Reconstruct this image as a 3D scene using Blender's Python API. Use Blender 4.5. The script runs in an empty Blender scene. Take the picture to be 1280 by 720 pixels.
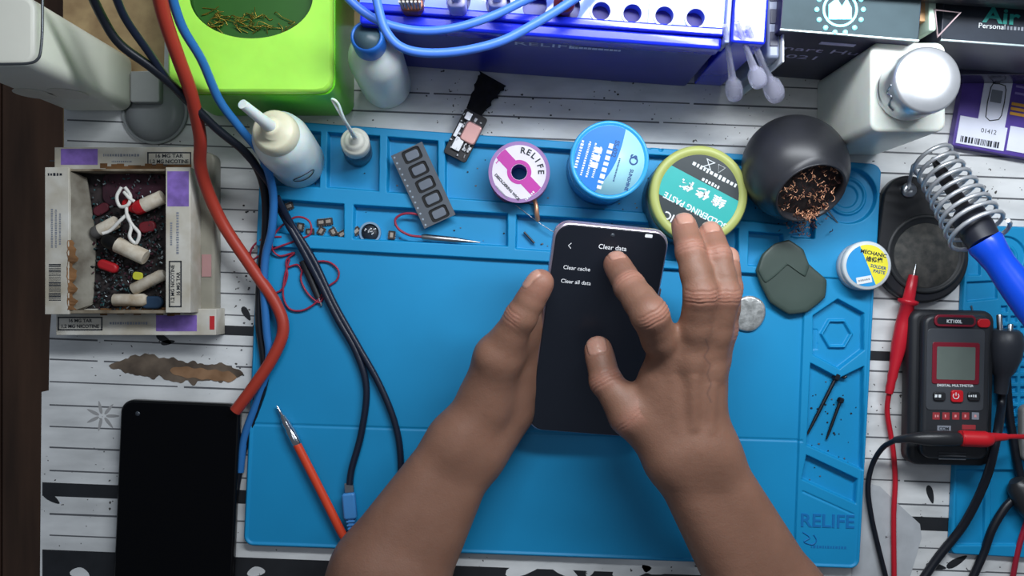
import bpy, bmesh, math, random
import numpy as np
from mathutils import Vector, Matrix
random.seed(7); rng = np.random.default_rng(7)
C = bpy.context.scene.collection
D = 650.0; F = 1109.0; MM = 0.001
VOX = 0.85
def P(px, py, z=0.0):
    k = (D - z) / F
    return Vector(((px - 640) * k, (360 - py) * k, z))
def S(n, z=0.0): return n * (D - z) / F
def lin(c):
    return tuple(((v/255)/12.92 if v/255 <= .04045 else ((v/255+.055)/1.055)**2.4) for v in c)
MATS = {}
def mat(name, col, rough=.5, metal=0, noise=0, scale=60, bump=0, trans=0, ior=1.45, alpha=1, coat=0, emit=None, es=0, sss=0, col2=None, spec=.5):
    if name in MATS: return MATS[name]
    m = bpy.data.materials.new(name); m.use_nodes = True
    nt = m.node_tree; b = nt.nodes['Principled BSDF']
    c = (*lin(col), 1)
    b.inputs['Base Color'].default_value = c
    b.inputs['Roughness'].default_value = rough
    b.inputs['Metallic'].default_value = metal
    b.inputs['Transmission Weight'].default_value = trans
    b.inputs['IOR'].default_value = ior
    b.inputs['Alpha'].default_value = alpha
    b.inputs['Coat Weight'].default_value = coat
    b.inputs['Specular IOR Level'].default_value = spec
    if emit: b.inputs['Emission Color'].default_value = (*lin(emit), 1); b.inputs['Emission Strength'].default_value = es
    if sss:
        b.inputs['Subsurface Weight'].default_value = sss; b.inputs['Subsurface Radius'].default_value = (1, .35, .2); b.inputs['Subsurface Scale'].default_value = .004
    tc = nt.nodes.new('ShaderNodeTexCoord'); n = nt.nodes.new('ShaderNodeTexNoise')
    n.inputs['Scale'].default_value = scale; n.inputs['Detail'].default_value = 4
    nt.links.new(tc.outputs['Object'], n.inputs['Vector'])
    mx = nt.nodes.new('ShaderNodeMix'); mx.data_type = 'RGBA'
    k = noise if noise else .04
    lo = tuple(x*(1-k) for x in c[:3]); hi = tuple(min(1, x*(1+k)) for x in c[:3])
    if col2: lo = c[:3]; hi = lin(col2)
    mx.inputs['A'].default_value = (*lo, 1); mx.inputs['B'].default_value = (*hi, 1)
    r = nt.nodes.new('ShaderNodeMapRange'); r.inputs['From Min'].default_value = .32; r.inputs['From Max'].default_value = .68
    nt.links.new(n.outputs['Fac'], r.inputs['Value']); nt.links.new(r.outputs['Result'], mx.inputs['Factor'])
    nt.links.new(mx.outputs['Result'], b.inputs['Base Color'])
    if bump:
        bp = nt.nodes.new('ShaderNodeBump'); bp.inputs['Strength'].default_value = bump; bp.inputs['Distance'].default_value = .0006
        nt.links.new(n.outputs['Fac'], bp.inputs['Height']); nt.links.new(bp.outputs['Normal'], b.inputs['Normal'])
    MATS[name] = m; return m

class MB:
    def __init__(s): s.v = []; s.f = []; s.mi = []; s.sm = []; s.M = Matrix.Identity(4); s.m = 0
    def at(s, loc=(0,0,0), rz=0, M=None):
        s.M = M if M is not None else Matrix.Translation(loc) @ Matrix.Rotation(math.radians(rz), 4, 'Z'); return s
    def mtl(s, i): s.m = i; return s
    def add(s, vs, fs, smooth=False):
        o = len(s.v); s.v += [s.M @ Vector(v) for v in vs]
        for f in fs: s.f.append([i+o for i in f]); s.mi.append(s.m); s.sm.append(smooth)
        return s
    def loft(s, loops, cap0=True, cap1=True, smooth=True):
        n = len(loops[0]); vs = [p for l in loops for p in l]; fs = []
        for k in range(len(loops)-1):
            for i in range(n):
                j = (i+1) % n; fs.append([k*n+i, k*n+j, (k+1)*n+j, (k+1)*n+i])
        s.add(vs, fs, smooth)
        if cap0: s.add(loops[0], [list(range(n))[::-1]])
        if cap1: s.add(loops[-1], [list(range(n))])
        return s
    def rbox(s, w, d, z0, z1, r=2, e=.6, seg=6, cx=0, cy=0, et=None, taper=0, eb=None):
        r = min(r, w/2-.01, d/2-.01); et = e if et is None else et; eb = e if eb is None else eb
        def loop(ins, z, wd):
            rr = max(r-ins, .05); hw = wd/2-ins-rr; hd = (d-w+wd)/2-ins-rr; out = []
            for (sx, sy, a0) in ((1,1,0),(-1,1,90),(-1,-1,180),(1,-1,270)):
                for k in range(seg+1):
                    a = math.radians(a0+90*k/seg); out.append((cx+sx*hw+rr*math.cos(a), cy+sy*hd+rr*math.sin(a), z))
            return out
        L = []
        if eb > 0:
            for a in (90, 45, 0): L.append(loop(eb*(1-math.cos(math.radians(a))), z0+eb*(1-math.sin(math.radians(a))), w))
        else: L.append(loop(0, z0, w))
        if et > 0:
            for a in (0, 22, 45, 67, 90): L.append(loop(et*(1-math.cos(math.radians(a))), z1-et*(1-math.sin(math.radians(a))), w-taper))
        else: L.append(loop(0, z1, w-taper))
        return s.loft(L)
    def box(s, cx, cy, z0, w, d, z1, rz=0, e=.3):
        O = s.M; s.M = O @ Matrix.Translation((cx, cy, 0)) @ Matrix.Rotation(math.radians(rz), 4, 'Z')
        s.rbox(w, d, z0, z1, r=min(e, w*.3, d*.3), e=min(e, abs(z1-z0)*.3), seg=2); s.M = O; return s
    def lathe(s, prof, seg=32, A=None, B=None, smooth=True):
        # prof list of (r, t); axis from A towards B, t in mm along it
        O = s.M
        if A is not None:
            d = (Vector(B)-Vector(A)).normalized(); q = d.to_track_quat('Z', 'Y').to_matrix().to_4x4()
            s.M = O @ Matrix.Translation(A) @ q
        L = [[(r*math.cos(2*math.pi*i/seg), r*math.sin(2*math.pi*i/seg), t) for i in range(seg)] for r, t in prof]
        s.loft(L, prof[0][0] > .01, prof[-1][0] > .01, smooth); s.M = O; return s
    def tube(s, pts, r, seg=10, closed=False, smooth_path=True, sub=8):
        pts = [Vector(p) for p in pts]; n = len(pts)
        rs = r if isinstance(r, (list, tuple)) else [r]*n
        if smooth_path and n > 2:
            Q = []; R = []
            for i in range(n if closed else n-1):
                g = (lambda k: pts[k % n]) if closed else (lambda k: pts[min(max(k, 0), n-1)])
                p0, p1, p2, p3 = g(i-1), g(i), g(i+1), g(i+2)
                for k in range(sub):
                    t = k/sub
                    Q.append(.5*((2*p1)+(p2-p0)*t+(2*p0-5*p1+4*p2-p3)*t*t+(3*p1-p0-3*p2+p3)*t**3)); R.append(rs[i]*(1-t)+rs[(i+1) % n]*t)
            if not closed: Q.append(pts[-1]); R.append(rs[-1])
            pts, rs = Q, R
        n = len(pts); up = None; L = []
        for i in range(n):
            a = pts[(i-1) % n] if (i > 0 or closed) else pts[i]; b = pts[(i+1) % n] if (i < n-1 or closed) else pts[i]
            t = (b-a).normalized() if (b-a).length > 1e-9 else Vector((0,0,1))
            if up is None: up = t.orthogonal().normalized()
            up = (up - t*up.dot(t)).normalized(); w = t.cross(up)
            L.append([tuple(pts[i]+(up*math.cos(2*math.pi*k/seg)+w*math.sin(2*math.pi*k/seg))*rs[i]) for k in range(seg)])
        if closed:
            L.append(L[0]); return s.loft(L, False, False)
        return s.loft(L)
    def prism(s, poly, z0, z1, smooth=False):
        a = sum(poly[i][0]*poly[(i+1) % len(poly)][1]-poly[(i+1) % len(poly)][0]*poly[i][1] for i in range(len(poly)))
        if a < 0: poly = poly[::-1]
        return s.loft([[(p[0], p[1], z0) for p in poly], [(p[0], p[1], z1) for p in poly]], smooth=smooth)
    def ring(s, r0, r1, z0, z1, seg=40, cx=0, cy=0):
        L = []
        for r, z in ((r0, z0), (r1, z0), (r1, z1), (r0, z1), (r0, z0)):
            L.append([(cx+r*math.cos(2*math.pi*i/seg), cy+r*math.sin(2*math.pi*i/seg), z) for i in range(seg)])
        return s.loft(L, False, False, False)
    def sphere(s, c, r, sc=(1,1,1), seg=16):
        L = []
        for k in range(1, seg//2+1-0):
            a = math.pi*k/(seg//2+1)
            L.append([(c[0]+sc[0]*r*math.sin(a)*math.cos(2*math.pi*i/seg), c[1]+sc[1]*r*math.sin(a)*math.sin(2*math.pi*i/seg), c[2]-sc[2]*r*math.cos(a)) for i in range(seg)])
        return s.loft(L)
    def cell_hole(s, x, y, w, d, r, z, depth, seg=32, ry=None, p=2):
        ry = ry or r; o = []; q = []
        for i in range(seg):
            a = 2*math.pi*(i+.5)/seg; c, n = math.cos(a), math.sin(a)
            k = min(w/2/abs(c) if abs(c) > 1e-6 else 1e9, d/2/abs(n) if abs(n) > 1e-6 else 1e9)
            o.append((x+c*k, y+n*k, z)); e = (abs(c)**p+abs(n)**p)**(-1/p); q.append((x+r*c*e, y+ry*n*e, z))
        # exact corners
        for sx in (1,-1):
            for sy in (1,-1):
                j = min(range(seg), key=lambda i: (o[i][0]-x-sx*w/2)**2+(o[i][1]-y-sy*d/2)**2); o[j] = (x+sx*w/2, y+sy*d/2, z)
        s.loft([o, q, [(p[0], p[1], z-depth) for p in q]], False, False, False)
        return s
    def build(s, name, mats, parent=None, shift=None, merge=False):
        me = bpy.data.meshes.new(name)
        if not isinstance(mats, (list, tuple)): mats = [mats]
        org = Vector((0,0,0))
        if parent is None and s.v:
            xs = [v.x for v in s.v]; ys = [v.y for v in s.v]; zs = [v.z for v in s.v]
            org = Vector(((min(xs)+max(xs))/2, (min(ys)+max(ys))/2, min(zs)))
        elif parent is not None: org = Vector(parent['_o']) if '_o' in parent else Vector((0,0,0))
        me.from_pydata([tuple((v-org)*MM) for v in s.v], [], s.f)
        for m in mats: me.materials.append(m)
        me.polygons.foreach_set('material_index', s.mi); me.polygons.foreach_set('use_smooth', s.sm)
        me.update()
        o = bpy.data.objects.new(name, me); C.objects.link(o)
        if parent is None: o.location = org*MM; o['_o'] = tuple(org)
        else: o.parent = parent; o['_o'] = tuple(org)
        return o
def tag(o, label=None, cat=None, group=None, kind=None):
    if label: o['label'] = label
    if cat: o['category'] = cat
    if group: o['group'] = group
    if kind: o['kind'] = kind
    return o
def thing(name, label, cat, loc, group=None):
    # all parts are given in world mm, the empty stands at loc
    o = bpy.data.objects.new(name, None); C.objects.link(o); o.location = Vector(loc)*MM; o.empty_display_size = .01
    o['_o'] = tuple(loc); return tag(o, label, cat, group)
def text(s, size, loc, rz, m, parent, name='lettering', M=None, bold=0, ext=.05, align='CENTER', sx=1):
    c = bpy.data.curves.new('t', 'FONT'); c.body = s; c.size = size; c.align_x = align; c.align_y = 'CENTER'; c.extrude = ext; c.offset = bold; c.resolution_u = 3
    o = bpy.data.objects.new('t', c); C.objects.link(o)
    bpy.context.view_layer.update()
    me = bpy.data.meshes.new_from_object(o.evaluated_get(bpy.context.evaluated_depsgraph_get()))
    b = MB(); MX = M if M is not None else Matrix.Translation(loc) @ Matrix.Rotation(math.radians(rz), 4, 'Z')
    b.at(M=MX @ Matrix.Diagonal((sx, 1, 1, 1)))
    b.add([v.co.copy() for v in me.vertices], [list(p.vertices) for p in me.polygons])
    bpy.data.objects.remove(o); bpy.data.curves.remove(c); bpy.data.meshes.remove(me)
    return b.build(name, m, parent)
def greek(length, h, loc, rz, m, parent, M=None, name='small_print', gap=.35):
    # unreadable small print: a row of tiny blocks
    b = MB(); b.at(M=(M if M is not None else Matrix.Translation(loc) @ Matrix.Rotation(math.radians(rz), 4, 'Z'))); x = -length/2
    while x < length/2:
        w = h*random.uniform(.35, .8); hh = h*random.uniform(.7, 1)
        b.add([(x,-hh/2,.05),(x+w,-hh/2,.05),(x+w,hh/2,.05),(x,hh/2,.05)], [[0,1,2,3]]); x += w+h*gap
    return b.build(name, m, parent)
def band(r, a, b, ang, z, cx=0, cy=0, n=72):
    # part of a disc with a < signed distance < b along direction ang
    pts = []
    for i in range(n):
        t = 2*math.pi*i/n; x, y = r*math.cos(t), r*math.sin(t)
        y2 = min(max(y, a), b)
        if y2 != y: x = math.copysign(min(abs(x), math.sqrt(max(r*r-y2*y2, 0))), x); x = math.copysign(math.sqrt(max(r*r-y2*y2, 0)), x)
        pts.append((x, y2))
    q = []
    for p in pts:
        if not q or (abs(p[0]-q[-1][0])+abs(p[1]-q[-1][1])) > .02: q.append(p)
    c, s_ = math.cos(ang), math.sin(ang)
    return [(cx+x*c-y*s_, cy+x*s_+y*c) for x, y in q]
# ---------- materials
white_pl = mat('white_plastic', (222,222,210), .4, noise=.05, scale=20)
green = mat('green_plastic', (110,215,20), .3, sss=.15, noise=.05)
green_in = mat('green_inner', (36,88,22), .5)  # darker green paints the shade inside the shallow lid opening
black_rub = mat('black_rubber', (30,31,34), .42, bump=.1)
black_pl = mat('black_plastic', (38,39,42), .35)  # black lifted to grey, overall haze put into the base colour
black_glass = mat('black_glass', (3,3,4), .13, spec=.3)
steel = mat('steel', (185,188,192), .28, 1)
dsteel = mat('dark_steel', (70,72,78), .4, 1)
chrome = mat('chrome', (205,208,212), .18, 1, bump=.06, scale=40)
copper = mat('copper', (210,130,95), .3, 1)
brass = mat('brass', (190,150,70), .35, 1)
white_print = mat('white_print', (225,230,232), .55)
dark_print = mat('dark_print', (35,40,48), .55)
grey_print = mat('grey_print', (130,135,145), .55)
red_print = mat('red_print', (190,40,45), .5)
card = mat('white_card', (212,210,202), .7, scale=45, col2=(178,170,152))
dirty = mat('dirty_card', (150,140,122), .8, col2=(88,72,52), scale=70)
purple_print = mat('purple_print', (128,100,178), .6, noise=.25, scale=120)
dark_mottle = mat('dark_mottle', (34,32,33), .9, col2=(60,52,52), scale=200, bump=.5)  # mottled dark grey for the carton floor and bulb filling
red_pl = mat('red_plastic', (190,25,35), .4)
orange = mat('orange_red_cable', (215,70,38), .42)
dkred = mat('dull_red_cable', (168,56,40), .45)
blue_cab = mat('blue_cable', (40,120,205), .38)
peri = mat('periwinkle_cable', (75,125,225), .38)
black_cab = mat('black_cable', (20,24,33), .38)
clear = mat('clear_plastic', (222,222,245), .2, trans=.4, ior=1.2, alpha=.5, spec=.9)
frost = mat('frosted_plastic', (232,242,238), .3, trans=.0, sss=.5, alpha=.95)
cream = mat('cream_plastic', (222,218,190), .4, sss=.2)

# ---------- floor and bench
def wood(name, c1, c2, sc):
    m = bpy.data.materials.new(name); m.use_nodes = True; nt = m.node_tree; b = nt.nodes['Principled BSDF']
    tc = nt.nodes.new('ShaderNodeTexCoord'); mp = nt.nodes.new('ShaderNodeMapping'); mp.inputs['Scale'].default_value = sc
    n = nt.nodes.new('ShaderNodeTexNoise'); n.inputs['Scale'].default_value = 1; n.inputs['Detail'].default_value = 6
    rp = nt.nodes.new('ShaderNodeValToRGB'); rp.color_ramp.elements[0].position = .3; rp.color_ramp.elements[1].position = .7
    rp.color_ramp.elements[0].color = (*lin(c1), 1); rp.color_ramp.elements[1].color = (*lin(c2), 1)
    nt.links.new(tc.outputs['Object'], mp.inputs['Vector']); nt.links.new(mp.outputs['Vector'], n.inputs['Vector'])
    nt.links.new(n.outputs['Fac'], rp.inputs['Fac']); nt.links.new(rp.outputs['Color'], b.inputs['Base Color']); b.inputs['Roughness'].default_value = .6
    return m
floor_w = wood('floor_wood', (84,60,44), (128,92,68), (25, 3, 3))
ply = wood('plywood', (150,122,86), (196,168,122), (60, 60, 60))
fl = MB(); 
for i in range(14): fl.box(-1300+i*200, 0, -755, 197, 2400, -740, e=1.5)
tag(fl.build('floor', floor_w), kind='structure')
bench = thing('workbench', 'plywood workbench top under the white printed sheet, seen tan at the upper edge', 'workbench', (100,0,-740))
top = [P(62,740), P(62,430), P(78,190), P(78,-260), P(1420,-260), P(1420,860), P(60,860)]
MB().prism([(p.x, p.y) for p in top], -24, -1.0).build('bench_top', ply, bench)
for x, y in ((-290,-240),(-290,330),(420,-240),(420,330)):
    MB().box(x, y, -740, 45, 45, -24, e=2).build('leg', ply, bench)

# ---------- printed sheet
def cover_mat():
    m = bpy.data.materials.new('printed_sheet'); m.use_nodes = True; nt = m.node_tree; b = nt.nodes['Principled BSDF']
    tc = nt.nodes.new('ShaderNodeTexCoord')
    n = nt.nodes.new('ShaderNodeTexNoise'); n.inputs['Scale'].default_value = 18; n.inputs['Detail'].default_value = 6
    mp = nt.nodes.new('ShaderNodeMapping'); mp.inputs['Scale'].default_value = (1, 3, 1)
    nt.links.new(tc.outputs['Object'], mp.inputs['Vector']); nt.links.new(mp.outputs['Vector'], n.inputs['Vector'])
    rp = nt.nodes.new('ShaderNodeValToRGB'); rp.color_ramp.elements[0].position = .3; rp.color_ramp.elements[1].position = .65
    rp.color_ramp.elements[0].color = (*lin((190,192,192)), 1); rp.color_ramp.elements[1].color = (*lin((228,230,230)), 1)
    nt.links.new(n.outputs['Fac'], rp.inputs['Fac'])
    # dirt specks
    v = nt.nodes.new('ShaderNodeTexNoise'); v.inputs['Scale'].default_value = 330; v.inputs['Detail'].default_value = 1
    v2 = nt.nodes.new('ShaderNodeTexNoise'); v2.inputs['Scale'].default_value = 14
    ad = nt.nodes.new('ShaderNodeMath'); ad.operation = 'MULTIPLY_ADD'; ad.inputs[1].default_value = .35
    nt.links.new(tc.outputs['Object'], v.inputs['Vector']); nt.links.new(tc.outputs['Object'], v2.inputs['Vector'])
    nt.links.new(v2.outputs['Fac'], ad.inputs[0]); nt.links.new(v.outputs['Fac'], ad.inputs[2])
    st = nt.nodes.new('ShaderNodeMapRange'); st.inputs['From Min'].default_value = .925; st.inputs['From Max'].default_value = .95
    nt.links.new(ad.outputs[0], st.inputs['Value'])
    mx = nt.nodes.new('ShaderNodeMix'); mx.data_type = 'RGBA'; mx.inputs['B'].default_value = (*lin((70,68,66)), 1)
    nt.links.new(st.outputs['Result'], mx.inputs['Factor']); nt.links.new(rp.outputs['Color'], mx.inputs['A'])
    nt.links.new(mx.outputs['Result'], b.inputs['Base Color']); b.inputs['Roughness'].default_value = .38
    return m
cov = MB()
edge = [(50,860),(50,720),(52,490),(61,488),(62,420),(80,180),(80,92),(205,88),(206,40),(520,30),(980,60),(1420,80),(1420,860)]
cov.prism([tuple(P(*p)[:2]) for p in edge], -1.0, 0.0)
cov.mtl(1)
slope = math.tan(math.radians(2.25))
def yl(x, y0): return y0 + slope*(x-60)
def strip(x0, x1, y0, w, z=.06):
    a, b = P(x0, yl(x0, y0)), P(x1, yl(x1, y0)); c, d = P(x1, yl(x1, y0)+w), P(x0, yl(x0, y0)+w)
    cov.add([(a.x,a.y,z),(d.x,d.y,z),(c.x,c.y,z),(b.x,b.y,z)], [[0,1,2,3]])
ys = [72,97,122,148,174,200,226,252,279,305,331,357,384,422,448,476,505,532,558,587,641,668,735,762,790,820]
for k, y in enumerate(ys):
    x = 62
    if y < 180: x = 84
    xl = x-2
    while x < 1400:
        L = random.choice([60, 160, 260, 420]); g = random.choice([0,0,5,8])
        x1 = min(x+L, 1418)
        if yl(x, y) > 92: strip(x, x1, y, random.uniform(1.6, 2.4))
        x = x1+g
for y0, w, x0, x1 in ((398,12,82,1118),(603,17,53,1300),(687,40,53,1412)):
    cov.mtl(2); strip(x0, x1, y0, w, .1)
def leaf(px, py, L, W, ang, z=.15, m=2):
    cov.mtl(m); q = P(px, py); n = 14; pts = []
    for i in range(n):
        t = 2*math.pi*i/n; u = L/2*math.cos(t); v = W/2*math.sin(t)*(1-.35*math.cos(t)); a = math.radians(ang)
        pts.append((q.x+S(u*math.cos(a)-v*math.sin(a)), q.y+S(u*math.sin(a)+v*math.cos(a)), z))
    cov.add(pts, [list(range(n))])
for a in ((64,622,26,9,-35),(308,392,20,8,-60),(118,560,1,1,0),(205,424,22,8,-30),(1163,618,24,8,-75),(1196,702,30,9,30),(1170,708,26,8,-10),(1220,708,26,8,12),(210,428,18,6,10),(322,412,16,5,-40)): leaf(*a)
for a in ((100,716,14,24,80),(320,714,12,22,100),(660,708,60,16,20),(705,712,40,14,-30),(742,706,34,9,60),(790,714,50,18,10),(832,706,60,22,5),(1235,700,60,26,10)): leaf(*a, z=.2, m=0)
# faint grey flower print
for c in ((128,520),(1060,140),(1110,660)):
    for k in range(7): leaf(c[0]+13*math.cos(k*.9), c[1]+11*math.sin(k*.9), 17, 4, -math.degrees(k*.9), .07, 3)
tag(cov.build('printed_table_sheet', [cover_mat(), mat('sheet_line', (92,94,98), .6), mat('sheet_band', (34,36,40), .5, noise=.2), mat('sheet_flower', (160,160,160), .5)]),
    'white plank-printed plastic sheet with dark stripes covering the workbench', 'table cover')
# brown scorched stain
st = MB(); up = []; dn = []
for i in range(57):
    x = 136+i*3; q0 = (x-136)/168
    hh = 13*min(1, (q0*5)**.5, ((1-q0)*6+.02)**.5)*(1+.12*math.sin(x*.21)+.08*math.sin(x*.53))*(.8 if x > 245 else 1.05 if x > 160 else .7)
    yc = 455+q0*14+2*math.sin(x*.06)
    up.append(tuple(P(x, yc-hh, .3))); dn.append(tuple(P(x, yc+hh+1.5*math.sin(x*.37), .3)))
st.add(up+dn, [[i, i+57, i+58, i+1] for i in range(56)])
st.mtl(1); up = []; dn = []
for i in range(31):
    x = 212+i*2.8; k = i/30; hh = 6.5*min(1, (k*6)**.5, ((1-k)*8)**.5)*(1+.15*math.sin(i)); yc = 463+k*9
    up.append(tuple(P(x, yc-hh, .5))); dn.append(tuple(P(x, yc+hh, .5)))
st.add(up+dn, [[i, i+31, i+32, i+1] for i in range(30)])
tag(st.build('scorched_stain', [mat('scorch', (60,50,42), .6, col2=(112,98,84), scale=50), mat('scorch_light', (120,88,60), .6, col2=(150,116,86), scale=70)]), 'brown scorched smear on the white sheet above the lying black phone', 'stain')

# ---------- silicone mats as height fields
blue_sil = mat('blue_silicone', (14,140,194), .5, noise=.08, scale=9, bump=.03)
def poly_sdf(X, Y, pts):
    d = np.full(X.shape, 1e9); s = np.ones(X.shape); n = len(pts)
    for i in range(n):
        ax, ay = pts[i]; bx, by = pts[i-1]; ex, ey = bx-ax, by-ay; wx, wy = X-ax, Y-ay
        t = np.clip((wx*ex+wy*ey)/(ex*ex+ey*ey), 0, 1); d = np.minimum(d, (wx-ex*t)**2+(wy-ey*t)**2)
        c1 = Y >= ay; c2 = Y < by; c3 = ex*wy > ey*wx
        s = np.where((c1 & c2 & c3) | (~c1 & ~c2 & ~c3), -s, s)
    return s*np.sqrt(d)
def line_sdf(X, Y, a, b):
    ex, ey = b[0]-a[0], b[1]-a[1]; wx, wy = X-a[0], Y-a[1]; t = np.clip((wx*ex+wy*ey)/(ex*ex+ey*ey), 0, 1)
    return np.hypot(wx-ex*t, wy-ey*t)
def sstep(d, w=1.6): # 1 inside (d<0)
    t = np.clip((.5-d/w), 0, 1); return t*t*(3-2*t)
def heightmat(corners, nu, nv, hf, outline_r, name, parent):
    TL, TR, BR, BL = [np.array(c, float) for c in corners]
    u = np.linspace(0, 1, nu); v = np.linspace(0, 1, nv); U, V = np.meshgrid(u, v)
    # round the corners by squeezing border rows
    PX = (1-V)*((1-U)*TL[0]+U*TR[0])+V*((1-U)*BL[0]+U*BR[0]); PY = (1-V)*((1-U)*TL[1]+U*TR[1])+V*((1-U)*BL[1]+U*BR[1])
    W = np.hypot(*(TR-TL)); H = np.hypot(*(BL-TL)); r = outline_r
    qx = np.minimum(U*W, (1-U)*W); qy = np.minimum(V*H, (1-V)*H)
    de = np.where((qx < r) & (qy < r), r-np.hypot(r-qx, r-qy), np.minimum(qx, qy))  # distance to outline
    Z = hf(PX, PY, de)
    Z = np.where(de < 0, 0.05, Z*np.clip(.15+.85*np.sqrt(np.clip(de/2.2, 0, 1)), 0, 1))
    X3 = (PX-640)*D/F; Y3 = (360-PY)*D/F
    idx = np.arange(nu*nv).reshape(nv, nu)
    Q = np.stack([idx[:-1,:-1], idx[1:,:-1], idx[1:,1:], idx[:-1,1:]], -1).reshape(-1, 4)
    keep = (de.ravel()[Q] >= -0.9).any(1); Q = Q[keep]
    me = bpy.data.meshes.new(name); co = np.stack([X3, Y3, Z], -1).reshape(-1, 3)
    used = np.unique(Q); mp = np.zeros(nu*nv, int); mp[used] = np.arange(len(used)); co = co[used]; Q = mp[Q]
    org = np.array(parent['_o']); co = (co-org)*MM
    me.vertices.add(len(co)); me.vertices.foreach_set('co', co.ravel())
    me.loops.add(Q.size); me.loops.foreach_set('vertex_index', Q.ravel().astype(np.int32))
    me.polygons.add(len(Q)); me.polygons.foreach_set('loop_start', np.arange(0, Q.size, 4, dtype=np.int32)); me.polygons.foreach_set('loop_total', np.full(len(Q), 4, dtype=np.int32))
    me.update(calc_edges=True); me.polygons.foreach_set('use_smooth', np.ones(len(Q), bool)); me.materials.append(blue_sil)
    o = bpy.data.objects.new(name, me); C.objects.link(o); o.parent = parent; o['_o'] = tuple(org); return o
RIM, FL, FLAT = 8.5, 1.6, 4.4
cells = [[(341,162),(404,167),(403,236),(338,233)], [(412,167),(477,172),(476,241),(411,236)], [(486,173),(549,178),(549,247),(485,242)],
         [(557,179),(1000,207),(998,285),(915,276),(557,249)], [(338,249),(433,256),(433,298),(335,292)], [(444,257),(635,268),(635,309),(443,300)],
         [(645,269),(920,286),(920,333),(644,312)], [(932,290),(975,293),(975,336),(931,333)], [(984,250),(1016,253),(1014,300),(984,298)],
         [(1012,394),(1043,373),(1076,391),(1076,437),(1045,461),(1012,443)], [(1009,452),(1045,471),(1076,456),(1074,586),(1004,555)],
         [(1004,566),(1068,596),(1066,628),(998,597)]]
def h1(X, Y, de):
    Z = np.full(X.shape, FLAT)
    top = 309+ (X-340)*.056       # boundary of the tray row
    Z = np.where(Y < top, RIM, FLAT); 
    t = sstep(Y-top, 2.0); Z = FLAT+(RIM-FLAT)*t
    rc = sstep(-(X-(1003-(Y-340)*.037)), 2.0)
    Z = np.maximum(Z, FLAT+(RIM-1.6-FLAT)*rc)
    for c in cells: Z = np.minimum(Z, 20)-0; Z = Z+(FL-Z)*sstep(poly_sdf(X, Y, c)+1.0, 2.2)
    # circle pocket
    d = np.hypot(X-1056, Y-246)
    Z = Z+(3.2-Z)*sstep(d-34, 2); Z = np.maximum(Z, np.where(d < 34, 3.2+1.6*sstep(np.abs(d-22)-1.6, 1.6), 0)); Z = np.where(d < 16, Z-1.4*sstep(d-14, 1.8), Z)
    # hexagon ridge
    a = np.arctan2(Y-417, X-1044); r = np.hypot(X-1044, Y-417); hx = r*np.cos((a % (math.pi/3))-math.pi/6)
    Z = Z+2.6*sstep(np.abs(hx-16)-1.4, 1.6); Z = np.maximum(Z, 0)
    Z = np.where((np.abs(X-1017) < 4) & (np.abs(Y-424) < 13), .9, Z)
    # rim round the flat working area
    rim = sstep(np.abs(de-4)-1.6, 1.6); Z = np.where(Y > top, Z+1.2*rim, Z)
    Z = Z-.5*sstep(np.abs(Y-(529+(X-320)*.03))-1.5, 2)*(X < 1000)*(Y > 400)
    Z = Z-.7*sstep(line_sdf(X, Y, (1000,612), (1062,640))-1, 1.6)
    for hx_, hy_ in ((810,186),(824,189),(566,182)): Z = Z-3*sstep(np.hypot(X-hx_, Y-hy_)-2.2, 1.5)
    return Z
mat1 = thing('silicone_repair_mat', 'large blue silicone repair mat with moulded part compartments under the hands', 'work mat', tuple(P(700,420,0)))
heightmat([(330,150),(1098,206),(1071,709),(305,681)], 900, 620, h1, 14, 'mat_body', mat1)
emb = mat('blue_silicone_raised', (12,112,178), .55)
text('RELIFE', S(23), tuple(P(1034,652,7.0)), -2, emb, mat1, ext=.35, sx=1.05, bold=.2)
m = MB(); q = P(1012,672,7.0); m.at(tuple(q)); m.tube([(-5,4,0),(0,0,0),(-4,-3,0),(2,-5,0),(5,-2,0),(3,2,0)], .5, seg=6); m.build('raised_emblem', emb, mat1)
greek(26, 2.2, tuple(P(1036,684,7.0)), -2, emb, mat1)
def h2(X, Y, de):
    Z = np.full(X.shape, 5.0)
    for c in ([(1204,352),(1243,350),(1243,374),(1204,378)], [(1191,585),(1228,585),(1227,680),(1190,680)], [(1234,585),(1300,585),(1300,680),(1233,680)], [(1205,296),(1222,296),(1222,345),(1205,345)]):
        Z = Z+(2.2-Z)*sstep(poly_sdf(X, Y, c)+1, 2.2)
    d = np.hypot(X-1252, Y-322); Z = Z-2.2*sstep(d-26, 2)+1.2*sstep(np.abs(d-15)-1.5, 2)
    gx = ((X-1245) % 12)-6; gy = ((Y-380) % 12.5)-6.2
    g = sstep(np.maximum(np.abs(gx), np.abs(gy))-3.6, 1.6)*(X > 1245)*(Y > 380)*(Y < 543)
    Z = Z-2.6*g
    return Z
mat2 = thing('silicone_parts_mat', 'second smaller blue silicone mat with a square-cell grid beneath the multimeter', 'work mat', tuple(P(1250,480,0)))
heightmat([(1203,281),(1360,286),(1345,700),(1183,691)], 260, 620, h2, 8, 'mat_body', mat2)
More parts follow.
